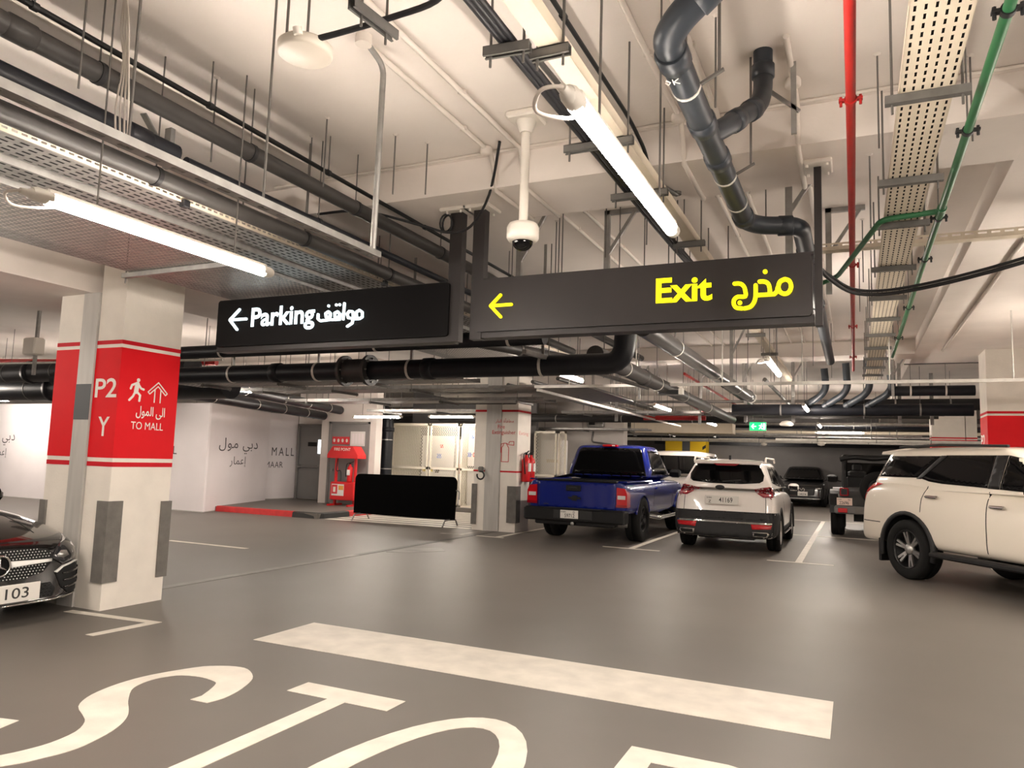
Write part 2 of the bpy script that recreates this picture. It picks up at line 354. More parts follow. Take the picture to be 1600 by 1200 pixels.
tcol('lettering', 'Y', 'text_white', (-6.76, 4.89, 1.655), (1, 0, 0), .165, .19, c1, .012)
tcol('lettering', 'TO MALL', 'text_white', (-6.51, 5.055, 1.735), (0, 1, 0), .375, .075, c1, 0.0)
tcol('lettering', '\uFEDD\uFEEE\uFEE4\uFEDF\uFE8D \uFEF0\uFEDF\uFE8D', 'text_white', (-6.51, 5.10, 1.845), (0, 1, 0), .34, .125, c1, .012)
fx = lambda u, v, t: (-6.51 + .004 + t + 7, u - 4.89, v)
mb = MB(); mb.prism([(5.099 + .019 * math.cos(a), 2.226 + .019 * math.sin(a)) for a in [2 * PI * k / 14 for k in range(14)]], fx, 0, .002)
strokes(mb, [[(5.075, 2.19), (5.03, 2.17), (5.018, 2.135)], [(5.105, 2.18), (5.135, 2.145), (5.166, 2.137)], [(5.075, 2.115), (5.05, 2.06), (5.012, 2.02)], [(5.09, 2.11), (5.13, 2.075), (5.125, 2.02)]], .022, fx, 0, .002)
strokes(mb, [[(5.09, 2.185), (5.08, 2.11)]], .048, fx, 0, .004); mb.build('walking_figure', 'text_white', c1)
mb = MB(); strokes(mb, [[(5.22, 2.12), (5.335, 2.225), (5.45, 2.12), (5.43, 2.10), (5.335, 2.185), (5.24, 2.10), (5.22, 2.12)], [(5.30, 2.15), (5.30, 2.02)], [(5.37, 2.15), (5.37, 2.02)]], .011, fx, 0, .002); mb.build('arrow_outline', 'text_white', c1)

c2 = thing('column', 'white column with fire extinguisher lettering beside the blue pickup', 'column', (-7.1, 14.55, 0))
cbox(c2, 'shaft', 'col_white', -7.64, -7.36, 14.55, 15.25, 0, 3.45); cbox(c2, 'shaft', 'col_white', -6.99, -6.60, 14.55, 15.25, 0, CEIL)
cbox(c2, 'joint_cover', 'joint_strip', -7.355, -6.995, 14.535, 15.2, 0, 3.45)
for a, b in ((-7.64, -7.36), (-6.99, -6.60)): cbands(c2, a, b, 14.55, 15.25, [(2.585, 2.63, 'stripe_red'), (1.27, 1.305, 'stripe_red')])
cguard(c2, -6.60, 14.55, -1, 1, .2, .98, .2); cguard(c2, -7.64, 14.55, 1, 1, .12, 1.0, .1)
tcol('lettering', 'Fire', 'text_red', (-7.07, 14.53, 2.215), (1, 0, 0), .17, .085, c2, .005)
tcol('lettering', 'Extinguisher', 'text_red', (-7.20, 14.53, 2.07), (1, 0, 0), .56, .11, c2, .005)
tcol('lettering', '\uFEAD\uFE8E\uFEE8\uFEDF\uFE8D \uFE93\uFE84\uFED4\uFEC3\uFEE3', 'text_red', (-7.13, 14.53, 2.33), (1, 0, 0), .44, .11, c2, .005)
tcol('lettering', 'Exting', 'text_pale_red', (-6.60, 14.62, 2.07), (0, 1, 0), .5, .1, c2, .002)
fy = lambda u, v, t: (u + 7.1, -.004 - t, v)
mb = MB(); strokes(mb, [[(-6.97, 1.50), (-6.80, 1.50), (-6.80, 1.80), (-6.84, 1.86), (-6.86, 1.90), (-6.92, 1.90), (-6.93, 1.86), (-6.97, 1.80), (-6.97, 1.50)], [(-6.86, 1.90), (-6.80, 1.87), (-6.68, 1.86), (-6.68, 1.94), (-6.78, 1.94), (-6.80, 1.90)], [(-6.92, 1.90), (-6.985, 1.88), (-6.985, 1.7)]], .014, fy, 0, .002); mb.build('extinguisher_outline', 'text_red', c2)
mb = MB(); mb.rbox(-7.50, -7.38, 14.47, 14.55, 1.26, 1.38, .02); b_ = col_part(mb, 'socket_box', 'guard', c2)
mb = MB(); mb.tube([(-7.42 + .085 * math.cos(a), 14.46, 1.19 + .085 * math.sin(a)) for a in [PI * .9 + 2 * PI * .85 * k / 16 for k in range(17)]], .018, 8); col_part(mb, 'cable_loop', 'cable', c2)
cR = thing('column', 'white column with red band standing behind the cream SUV', 'column', (2.5, 14.55, 0))
cbox(cR, 'shaft', 'col_white', 2.03, 3.0, 14.5, 15.25, 0, CEIL); cbands(cR, 2.03, 3.0, 14.5, 15.25, ZB)
oo = text('lettering', 'P2', 'text_white', Vector((2.03, 15.2, 2.03)) - cR.location, (0, -1, 0), (0, 0, 1), .4, .2, cR, off=.012, lift=.005)
cF = thing('column', 'far white column with red band above the roof of the cream SUV', 'column', (2.5, 25.2, 0))
cbox(cF, 'shaft', 'col_white', 2.1, 2.95, 25.1, 25.8, 0, CEIL); cbox(cF, 'shaft', 'col_white', 2.97, 3.25, 25.1, 25.8, 0, CEIL)
for a, b in ((2.1, 2.95), (2.97, 3.25)): cbands(cF, a, b, 25.1, 25.8, ZB)

# ------------------------------------------------------------------ tube lights
def tube_light(label, x, y, z, L=1.5, along='y', rods=True, cable=False, group=None):
    t = thing('tube_light', label, 'light', (x, y, z), 0 if along == 'y' else PI / 2, group)   # centre of the lamp; local y = length
    h = L / 2
    mb = MB(); mb.tube([(0, -h + .05, 0), (0, h - .05, 0)], .029, 14); mb.build('diffuser', 'tube', t)
    mb = MB(); mb.rbox(-.026, .026, -h + .04, h - .04, .022, .05, .008); mb.build('housing', 'tube_body', t)
    for s in (-1, 1):
        mb = MB(); mb.tube([(0, s * (h - .07), .008), (0, s * h, .008), (0, s * (h + .02), .008)], [.034, .034, .026], 14); mb.build('end_cap', 'tube_body', t)
    if cable:
        mb = MB(); mb.tube(smooth2([(0, -h, .0), (0, -h - .07, .0), (-.06, -h - .10, -.015), (-.10, -h - .03, -.045), (-.03, -h + .1, -.02), (.0, -h + .12, .03)], 5), .007, 8); mb.build('power_cable', 'conduit', t)
        mb = MB(); mb.tube([(0, -h - .07, 0), (0, -h - .03, 0), (0, -h - .028, 0), (0, -h, 0)], [.014, .02, .026, .026], 12); mb.build('cable_gland', 'tube_body', t)
    if rods:
        for s in (-.6, .6):
            mb = MB(); mb.cyl((0, s * h, .05), (0, s * h, CEIL - z), .005, 6); mb.build('hanger_rod', 'rod', t)
    return t
tube_light('long glowing tube light under the cable trays at upper left', -3.40, 2.80, 2.69, 1.5, cable=True)
tube_light('long glowing tube light beside the cream trunking, top centre', -.81, 2.86, 2.71, 1.5, cable=True)
tube_light('glowing tube light below the right end of the exit sign', -.86, 9.25, 2.74, 1.5, cable=True)
tube_light('glowing tube light below the big black pipe left of centre', -3.67, 9.75, 2.75, 1.3, cable=True)
tube_light('tube light seen above the blue pickup cab', -3.7, 15.6, 2.75, 1.5)
tube_light('small far tube light just right of the pickup', -3.7, 21.6, 2.75, 1.5)
tube_light('tube light above the roof of the pale SUV, right lane', -.86, 15.7, 2.75, 1.5)
tube_light('small far tube light right of the green exit box', -.86, 22.0, 2.75, 1.5)
tube_light('horizontal tube light on the back wall left of the green exit box', -4.4, 33.2, 2.72, 2.0, 'x')
tube_light('upper of two horizontal tube lights above the open off-roader', -.45, 27.4, 2.80, 1.5, 'x')
tube_light('lower of two horizontal tube lights above the open off-roader', -.2, 26.8, 2.68, 1.9, 'x')
tube_light('horizontal tube light in front of the wire cages', -11.1, 15.7, 2.53, 1.5, 'x')
tube_light('horizontal tube light above the wire cages', -10.5, 18.5, 2.72, 1.5, 'x')
tube_light('bright tube light over the white hoarding at the far left', -21.5, 12.1, 2.70, 2.4, 'x')
HID = 'extra lights added for even brightness'  # extra fixtures to even out the brightness
for x, y in ((-.86, -3.6), (-3.5, -3.6), (-.86, -9.5), (5.2, 1.5), (5.2, 8.0), (5.2, 14.0), (5.2, 21), (-11, 3.5), (-17, 9.5), (-11, 10.5), (-22, 5.5), (-11.5, 28), (5.0, 28), (1.9, 2.6), (2.5, 7.6), (1.7, -.2), (3.9, 4.6), (-13, 10.2), (2.95, 11.0), (-6.2, 2.4), (-16, 11.3), (-20, 17.5), (-10.4, 12.6), (1.9, -3.6), (-6.2, -3.6)):
    tube_light('extra tube light added to brighten the garage evenly' if (x, y) != (-10.4, 12.6) else 'extra tube light added high behind the flanged black pipe', x, y, 2.75 if (x, y) != (-10.4, 12.6) else 3.3, 1.5, group=HID if (x, y) != (-10.4, 12.6) else None)  # the raised one is added behind the flanged pipe to light the hoardings

# ------------------------------------------------------------------ hanging signs
YS = 5.2
def sign(label, x0, x1, z0, z1, case, name='hanging_sign'):
    t = thing(name, label, 'sign', ((x0 + x1) / 2, YS, z0)); X = (x0 + x1) / 2
    mb = MB(); r = .025
    out = arc(x1 - r, z1 - r, r, 0, PI / 2) + arc(x0 + r, z1 - r, r, PI / 2, PI) + arc(x0 + r, z0 + r, r, PI, 1.5 * PI) + arc(x1 - r, z0 + r, r, 1.5 * PI, 2 * PI)
    mb.prism(out, lambda u, v, q: (u - X, q, v - z0), 0, .14); mb.build('face_panel', case, t)
    mb = MB(); mb.box(x0 - X - .012, x1 - X + .012, .03, .17, -.045, .012); mb.box(x0 - X - .012, x1 - X + .012, .03, .17, z1 - z0 - .006, z1 - z0 + .012); mb.build('case_rim', 'sign_case', t)
    return t, X
def sfn(X, z0): return lambda u, v, q: (u - X, -.002 - q, v - z0)
def post(t, X, z0, x0, x1, ztop, zbot):
    mb = MB(); mb.box(x0 - X, x1 - X, .02, .10, zbot - z0, ztop - z0); mb.build('post', 'sign_case', t)
    mb = MB(); mb.rbox(x0 - X - .07, x1 - X + .07, -.06, .18, BEAM - .03 - z0, BEAM - z0 + .002, .008)
    for a in (-.045, .045):
        for b in (-.03, .15): mb.cyl(((x0 + x1) / 2 - X + a * 1.4, b, BEAM - .05 - z0), ((x0 + x1) / 2 - X + a * 1.4, b, BEAM - .03 - z0), .01, 6)
    mb.build('mounting_plate', 'dome_white', t)
ts, X = sign('wide dark hanging sign reading Exit in yellow with left arrow', -2.77, -.24, 2.565, 2.995, 'sign_case')
EXIT_AR = [[(-.737,2.813),(-.701,2.811),(-.677,2.793),(-.666,2.763),(-.665,2.719),(-.715,2.719),(-.739,2.699),(-.741,2.669),(-.725,2.643),(-.686,2.635)],[(-.596,2.791),(-.597,2.715),(-.608,2.672),(-.632,2.643),(-.67,2.634)],[(-.57,2.815),(-.537,2.812),(-.513,2.793),(-.505,2.759),(-.503,2.725)],[(-.586,2.721),(-.476,2.721),(-.458,2.738),(-.453,2.765)],[(-.407,2.819),(-.38,2.806),(-.368,2.768),(-.38,2.731),(-.408,2.718),(-.437,2.733),(-.449,2.77),(-.437,2.805),(-.407,2.819)]]
mb = strokes(MB(), [[tuple(p) for p in smooth2([(a, b) for a, b in L], 3)] if i != 3 else L for i, L in enumerate(EXIT_AR)], .0265, sfn(X, 2.565), 0, .012); mb.build('arabic_lettering', 'sign_yellow', ts)
for d_ in ((-.701, 2.676), (-.534, 2.882)): strokes(MB(), [], .02, sfn(X, 2.565), 0, .012, [d_], .0155).build('letter_dot', 'sign_yellow', ts)
mb = strokes(MB(), [[(-2.541, 2.853), (-2.628, 2.770), (-2.534, 2.676)], [(-2.628, 2.770), (-2.444, 2.771)]], .024, sfn(X, 2.565), 0, .012); mb.build('arrow', 'sign_yellow', ts)
text('lettering', 'Exit', 'sign_yellow', (-1.288 - X, -.004, 2.705 - 2.565), (1, 0, 0), (0, 0, 1), .40, .185, ts, off=.028, lift=.006)
post(ts, X, 2.565, -2.825, -2.72, BEAM - .02, 2.51); post(ts, X, 2.565, -.222, -.175, BEAM - .02, 2.50)
ts, X = sign('dark hanging sign reading Parking in glowing white with left arrow', -5.60, -3.02, 2.545, 2.995, 'sign_case2')
PARK_AR = [[(-3.911,2.809),(-3.879,2.79),(-3.876,2.747),(-3.906,2.732),(-3.938,2.75),(-3.943,2.793),(-3.911,2.809)],[(-3.916,2.732),(-3.98,2.735)],[(-3.973,2.739),(-4.025,2.746),(-4.041,2.782),(-4.019,2.806),(-3.982,2.8),(-3.971,2.752),(-3.981,2.697),(-4.031,2.671)],[(-4.076,2.879),(-4.080,2.738)],[(-4.122,2.786),(-4.145,2.809),(-4.176,2.798),(-4.173,2.763),(-4.136,2.752),(-4.119,2.786)],[(-4.119,2.786),(-4.119,2.738),(-4.209,2.739)],[(-4.223,2.796),(-4.246,2.815),(-4.277,2.799),(-4.269,2.764),(-4.232,2.762),(-4.223,2.792)],[(-4.223,2.792),(-4.23,2.74),(-4.332,2.735),(-4.36,2.755),(-4.361,2.795)]]
mb = strokes(MB(), PARK_AR, .0215, sfn(X, 2.545), 0, .012); mb.build('arabic_lettering', 'sign_white', ts)
for d_ in ((-4.25, 2.867), (-4.165, 2.871), (-4.128, 2.871)): strokes(MB(), [], .02, sfn(X, 2.545), 0, .012, [d_], .0125).build('letter_dot', 'sign_white', ts)
mb = strokes(MB(), [[(-5.312, 2.895), (-5.428, 2.80), (-5.328, 2.703)], [(-5.428, 2.80), (-5.22, 2.80)]], .025, sfn(X, 2.545), 0, .012); mb.build('arrow', 'sign_white', ts)
text('lettering', 'Parking', 'sign_white', (-5.157 - X, -.004, 2.663 - 2.545), (1, 0, 0), (0, 0, 1), .758, .238, ts, off=.026, lift=.006)
post(ts, X, 2.545, -3.045, -2.93, BEAM - .02, 2.50)
mb = MB(); mb.tube([(-3.07 - X + .05 * math.cos(a) * (1 + .1 * k / 40), .0 + .02 * math.sin(a * .5), 3.50 - 2.545 + .075 * math.sin(a)) for k, a in [(k, 2 * PI * 3 * k / 40) for k in range(41)]], .008, 7); mb.build('coiled_cable', 'cable', ts)
cb = MB(); cb.tube(smooth2([(-2.30, 4.6, 3.84), (-2.55, 4.95, 3.60), (-2.80, 5.12, 3.42), (-3.02, 5.14, 3.40), (-3.25, 5.1, 3.47), (-3.7, 4.9, 3.58), (-4.1, 4.8, 3.57)], 5), .011, 8)
cb.build('sign_cable', 'cable', None, label='loose black cable looping to the coil at the top of the parking sign', cat='cable')

# ------------------------------------------------------------------ dome camera, round antenna
t = thing('dome_camera', 'white dome security camera hanging on a pole above the signs', 'camera', (-1.985, 4.362, 2.97))
mb = MB(); mb.rbox(-.11, .11, -.11, .11, CEIL - .05 - 2.97, CEIL - 2.97, .012); mb.build('ceiling_plate', 'dome_white', t)
mb = MB(); mb.tube([(0, 0, CEIL - .05 - 2.97), (0, 0, CEIL - .13 - 2.97)], [.07, .04], 20); mb.cyl((0, 0, .14), (0, 0, CEIL - .1 - 2.97), .03, 20); mb.build('pole', 'dome_white', t)
mb = MB(); mb.lathe([(0, .16), (.04, .16), (.095, .145), (.108, .12), (.108, .05), (.095, .03), (.075, .025), (0, .025)], 32); mb.build('housing', 'dome_white', t)
mb = MB(); mb.lathe([(.072, .028)] + [(.070 * math.cos(a), .026 - .062 * math.sin(a)) for a in [PI / 2 * k / 8 for k in range(9)]], 28); mb.build('dome', 'glass_dark', t)
t = thing('round_antenna', 'round white antenna disc hanging from two rods at top left', 'antenna', (-2.217, 2.446, 3.33))
mb = MB(); mb.lathe([(0, .055), (.112, .05), (.122, .04), (.122, .005), (.112, -.004), (0, -.006)], 40); mb.build('disc', 'antenna', t)
mb = MB(); mb.tube([(.06, -.115, .02), (.06, -.125, .05)], .02, 12); mb.build('connector', 'dome_white', t)
for dx, dy in ((-.02, -.10), (.07, -.07)): mb = MB(); mb.cyl((dx, dy, .04), (dx, dy, CEIL - 3.33), .006, 8); mb.build('hanger_rod', 'rod', t)
o = MB().tube(smooth2([(-2.14, 2.40, 3.36), (-2.0, 2.44, 3.39), (-1.78, 2.47, 3.42), (-1.56, 2.48, 3.45), (-1.47, 2.44, 3.52), (-1.45, 2.36, 3.66), (-1.45, 2.32, CEIL)], 5), .014, 10).build('antenna_cable', 'cable', None, label='thick black cable running from the round antenna across the ceiling', cat='cable')
def strut_hanger(label, xa, ya, xb, yb, z, group=None, w=.041, rods=True, rod_in=.06):
    L = math.hypot(xb - xa, yb - ya); t = thing('strut_hanger', label, 'hanger', ((xa + xb) / 2, (ya + yb) / 2, z), math.atan2(yb - ya, xb - xa), group); h = L / 2
    mb = MB(); mb.box(-h, h, -w / 2, -w / 2 + .004, 0, w); mb.box(-h, h, w / 2 - .004, w / 2, 0, w); mb.box(-h, h, -w / 2, w / 2, w - .004, w); mb.box(-h, h, -w / 2, -w / 2 + .012, -.002, .002); mb.box(-h, h, w / 2 - .012, w / 2, -.002, .002); mb.build('channel', 'galv_dark', t)
    if rods:
        for s in (-1, 1): mb = MB(); mb.cyl((s * (h - rod_in), 0, -.05), (s * (h - rod_in), 0, CEIL - z), .006, 6); mb.build('threaded_rod', 'rod', t)
    return t
strut_hanger('short steel channel on two rods carrying the antenna cable', -1.83, 2.27, -1.80, 2.54, 3.36)
# ------------------------------------------------------------------ pipes and trays along the lane
def pipe(name, label, m, pts, r, clamps=(), clamp_m=None, joints=(), n=16, rods=True, rad=.12, cat='pipe', group=None, cw=.03):
    """pts: path in the place; clamps / joints: positions along the first straight axis"""
    o0 = Vector(pts[0]); t = thing(name, label, cat, o0, 0, group); P = [Vector(p) - o0 for p in pts]
    mb = MB(); mb.tube(bend(P, rad) if len(P) > 2 else P, r, n); mb.build('pipe_run', m, t)
    d = (P[1] - P[0]).normalized()
    for k in clamps:
        c = P[0] + d * k
        mb = MB(); mb.tube([c - d * cw / 2, c + d * cw / 2], r + .006, n); mb.build('clamp', clamp_m or m, t)
        if rods:
            mb = MB(); mb.cyl(c + Vector((0, 0, r)), Vector((c.x, c.y, CEIL - o0.z)), .005, 6); mb.build('hanger_rod', 'rod', t)
    for k in joints:
        c = P[0] + d * k; mb = MB(); mb.tube([c - d * .07, c - d * .06, c + d * .06, c + d * .07], [r, r * 1.13, r * 1.13, r], n); mb.build('coupling', m, t)
    return t
def ears(t, pos, r, m, d=(1, 0, 0), z=0):
    for p in pos:
        mb = MB(); mb.bar(Vector(p) - Vector(d) * (r + .035), Vector(p) + Vector(d) * (r + .035), .03, .012)
        for s in (-1, 1): mb.cyl(Vector(p) + Vector(d) * s * (r + .025) + Vector((0, 0, -.03)), Vector(p) + Vector(d) * s * (r + .025) + Vector((0, 0, .02)), .008, 6)
        mb.build('clamp_ear', m, t)
t = pipe('sprinkler_pipe', 'straight red sprinkler pipe running along the ceiling, right of centre', 'red_pipe', [(.01, .8, 3.4), (.01, 15.0, 3.4)], .0235, [3.1, 6.4, 9.55, 12.4], 'red_pipe')
ears(t, [(0, 3.1, 0), (0, 6.4, 0), (0, 9.55, 0), (0, 12.4, 0)], .02, 'red_pipe')
t = pipe('green_pipe', 'long green pipe running beside the perforated cream cable tray', 'green_pipe', [(.553, .8, 3.3), (.553, 12.6, 3.3)], .022, [2.35, 3.45, 4.9, 6.0, 8, 10], 'cable')
ears(t, [(0, k, 0) for k in (2.35, 3.45, 4.9, 6.0, 8, 10)], .02, 'cable')
mb = MB(); mb.tube(bend([(0, 4.75, 0), (-.36, 4.72, -.03), (-.66, 5.9, -.12), (-.80, 6.05, -.14), (-1.05, 6.05, -.14)], .08), .02, 12); mb.build('branch', 'green_pipe', t)
mb = MB(); mb.tube([(0, 4.68, 0), (0, 4.82, 0)], .03, 12); mb.build('tee', 'green_pipe', t)

def perf(mb, x0, x1, y0, y1, z, nc, pitch, sw, sl, fz=0.0):
    """perforated sheet in the xy plane with real slots along y"""
    cw = (x1 - x0) / nc; nr = int(round((y1 - y0) / pitch)); p = (y1 - y0) / nr
    for i in range(nc):
        for j in range(nr):
            a, b = x0 + i * cw, x0 + (i + 1) * cw; c, d = y0 + j * p, y0 + (j + 1) * p
            mx, my = (a + b) / 2, (c + d) / 2; u, w = sw / 2, sl / 2
            mb.add([(a, c, z), (b, c, z), (b, d, z), (a, d, z), (mx - u, my - w, z), (mx + u, my - w, z), (mx + u, my + w, z), (mx - u, my + w, z)], [(0, 1, 5, 4), (1, 2, 6, 5), (2, 3, 7, 6), (3, 0, 4, 7)])
    return mb
def perf_v(mb, x, y0, y1, z0, z1, nr_, pitch, sl, sh):
    n = int(round((y1 - y0) / pitch)); p = (y1 - y0) / n; h = (z1 - z0) / nr_
    for k in range(nr_):
        for j in range(n):
            a, b = y0 + j * p, y0 + (j + 1) * p; c, d = z0 + k * h, z0 + (k + 1) * h; my, mz = (a + b) / 2, (c + d) / 2
            mb.add([(x, a, c), (x, b, c), (x, b, d), (x, a, d), (x, my - sl / 2, mz - sh / 2), (x, my + sl / 2, mz - sh / 2), (x, my + sl / 2, mz + sh / 2), (x, my - sl / 2, mz + sh / 2)], [(0, 1, 5, 4), (1, 2, 6, 5), (2, 3, 7, 6), (3, 0, 4, 7)])
    return mb
def tray(label, x0, x1, y0, y1, z, nc, pitch, sw, sl, m, flange=.05, supports=(), over=.06, sm='galv_dark', name='cable_tray', solid_lid=None):
    t = thing(name, label, 'cable tray', ((x0 + x1) / 2, y0, z)); h = (x1 - x0) / 2
    perf(MB(), -h, h, 0, y1 - y0, 0, nc, pitch, sw, sl).build('tray_bed', m, t)
    for s in (-1, 1):
        mb = MB(); mb.box(s * h - .0015, s * h + .0015, 0, y1 - y0, 0, flange); mb.box(min(s * h, s * (h - .012)), max(s * h, s * (h - .012)), 0, y1 - y0, flange - .002, flange); mb.build('side_flange', m, t)
    if solid_lid: mb = MB(); mb.box(-h * .9, h * .9, 0, y1 - y0, .006, solid_lid); mb.build('cable_bundle', 'well', t)
    for y in supports:
        mb = MB(); mb.box(-h - over, h + over, y - y0 - .0205, y - y0 + .0205, -.044, -.004); o = mb.build('crossbar', sm, t)
        for s in (-1, 1): mb = MB(); mb.cyl((s * (h + over - .03), y - y0, -.09), (s * (h + over - .03), y - y0, CEIL - z), .0065, 6); mb.build('threaded_rod', 'rod', o)
    return t
tray('cream perforated cable tray receding under the ceiling on the right', .215, .44, 1.0, 16.0, 3.3, 6, .066, .010, .038, 'cream_metal', .04, supports=[2.5, 3.72, 4.83, 5.7, 6.95, 8.15, 9.3, 10.4, 11.5, 12.6, 13.7, 14.8], solid_lid=.03)
tray('narrow galvanised tray, rightmost of the three at upper left', -4.13, -3.86, .2, 10.4, 3.10, 5, .075, .019, .046, 'galv', .03, solid_lid=.025)
tray('narrow galvanised tray between its neighbours at upper left', -4.42, -4.18, .2, 10.4, 3.075, 4, .075, .019, .046, 'galv', .045, solid_lid=.035)
tray('wide finely perforated tray overhead at upper left, above the column', -5.62, -4.46, .2, 10.4, 3.05, 28, .055, .014, .028, 'galv', .06, [2.25, 4.25, 6.1, 8.0, 9.8], .1, 'galv')
t = thing('slotted_strip', 'cream slotted strip running beside the grey pipe at upper left', 'cable tray', (-3.83, .2, 3.10))
perf_v(MB(), 0, 0, 10.2, 0, .05, 1, .05, .03, .012).build('strip', 'cream_metal', t); MB().box(-.03, 0, 0, 10.2, .048, .05).build('lip', 'cream_metal', t)
for y in (1.4, 3.0, 5.2): mb = MB(); mb.rbox(-.02, .03, y, y + .05, -.03, .02, .006); mb.build('clip', 'cable', t)
# slotted galvanised channel with its vertical conduit
t = thing('slotted_channel', 'pale galvanised slotted channel hung at upper left, ending at the conduit', 'channel', (-2.46, .3, 2.67))
perf(MB(), -.03, .03, 0, 3.1, 0, 1, .12, .022, .06).build('web', 'galv', t); MB().box(.027, .03, 0, 3.1, 0, .035).box(-.03, -.027, 0, 3.1, 0, .035).build('side', 'galv', t)
for y in (.7, 1.5, 2.2): MB().cyl((0, y, 0), (0, y, CEIL - 2.67), .006, 6).build('hanger_rod', 'rod', t)
mb = MB(); mb.tube(bend([(-2.46, 3.36, 2.68), (-2.45, 3.36, 3.80), (-2.45, 3.22, 3.845)], .12), .017, 14)
t = thing('conduit_drop', 'vertical galvanised conduit dropping from the ceiling box to the channel', 'conduit', (-2.46, 3.36, 2.68)); mb.v = [(v[0] + 2.46, v[1] - 3.36, v[2] - 2.68) for v in mb.v]; mb.build('conduit', 'galv', t)
mb = MB(); mb.tube([(.01, -.2, CEIL - 2.68), (.01, -.2, CEIL - 2.735)], .045, 18); mb.tube([(.01, -.2, CEIL - 2.715), (.01, -.05, CEIL - 2.715)], .015, 10); mb.build('junction_box', 'conduit', t)
# the pipes of the left group
pipe('grey_pipe', 'grey pipe running diagonally across the upper left', 'grey_pipe', [(-3.48, .4, 3.45), (-3.48, 13, 3.45)], .054, [1.95, 3.0, 4.1, 5.4, 6.9, 8.5], 'cable', [1.55])
pipe('thin_pipe', 'thin dark pipe above the grey pipe at upper left', 'trim_black', [(-3.47, .3, 3.60), (-3.47, 9, 3.60)], .016, [1.7, 2.75, 3.85, 5.2], 'cable')
pipe('dark_pipe', 'thick black pipe with end coupling behind the slotted channel', 'black_pipe', [(-3.55, .3, 3.25), (-3.55, 2.9, 3.25)], .056, [.9], 'cable', [2.35])
pipe('dark_pipe', 'black pipe running on behind the left posts of the signs', 'black_pipe', [(-3.58, 3.0, 3.25), (-3.58, 9, 3.25)], .03, [1.2, 3.4], 'cable')
pipe('grey_pipe', 'lower grey pipe beside the cream slotted strip at upper left', 'grey_pipe', [(-3.70, .3, 3.14), (-3.70, 10, 3.14)], .053, [1.65, 2.6, 3.9, 5.0], 'trim_black')
mb = MB()
for dx in (0, .014, -.014, .026): mb.tube(smooth2([(-3.40 + dx * .4, 2.40, CEIL), (-3.42 + dx * 1.5, 2.42, 3.72), (-3.40 + dx, 2.43, 3.55), (-3.42 + dx * 2.4, 2.44, 3.3), (-3.40 + dx * 2.0, 2.44, 3.12), (-3.40 + dx * .3, 2.44, 3.08)], 4), .0055, 6)
mb.build('cable_coil', 'conduit', None, label='hanging coil of pale cables tied in front of the grey pipe', cat='cable')
mb = MB(); mb.bar((-3.56, 2.68, 3.40), (-3.62, 2.90, 3.25), .035, .01); mb.bar((-3.62, 2.91, 3.42), (-3.62, 2.91, 3.18), .05, .03)
mb.build('pipe_bracket', 'galv', None, label='galvanised diagonal bracket under the grey pipe at upper left', cat='bracket')
# cream trunking, cables, hangers
t = thing('trunking', 'cream cable trunking running along the ceiling beside the tube light', 'trunking', (-1.17, .6, 3.335))
MB().box(-.052, .052, 0, 16, 0, .065).build('duct', 'cream_metal', t)
for k in range(9): MB().box(-.053, .053, 1.5 * k + 1.2, 1.5 * k + 1.204, -.001, .066).build('joint_line', 'galv_white', t)
for i, (y, xa, xb, lab) in enumerate(((2.80, -1.26, -1.08, 'steel channel under the trunking nearest the camera'), (3.77, -1.47, -1.07, 'steel channel under the trunking beside the bright tube'), (4.6, -1.45, -1.07, 'steel channel under the trunking above the exit sign'), (5.8, -1.3, -1.05, 'steel channel under the trunking just beyond the exit sign'), (7.2, -1.3, -1.05, 'steel channel under the trunking above the second tube'), (8.6, -1.3, -1.05, 'steel channel under the trunking at the second tube'), (10.2, -1.3, -1.05, 'steel channel under the trunking past the second tube'), (12.0, -1.3, -1.05, 'steel channel under the trunking far along the lane'))):
    strut_hanger(lab, xa, y, xb, y, 3.29, rod_in=.03)
strut_hanger('steel channel carrying the black cables, left of the trunking', -1.44, 2.70, -1.23, 2.72, 3.29, rod_in=.03)
mb = MB()
for dx in (0, .026, -.026): mb.tube(smooth2([(-1.335 + dx, .5, 3.36), (-1.335 + dx, 2.7, 3.35), (-1.33 + dx, 3.8, 3.35), (-1.33 + dx, 4.7, 3.35), (-1.31 + dx, 5.6, 3.33), (-1.28 + dx, 7.5, 3.33)], 5), .014, 8)
mb.build('cable_bundle', 'cable', None, label='bundle of thick black cables left of the cream trunking', cat='cable')
pipe('thin_pipe', 'thin black rod pipe right of the cream trunking', 'trim_black', [(-1.20, .5, 3.6), (-1.19, 4.1, 3.6), (-1.16, 4.35, 3.5), (-1.16, 4.45, 3.42)], .012, [1.4, 2.5], 'cable', rad=.15)
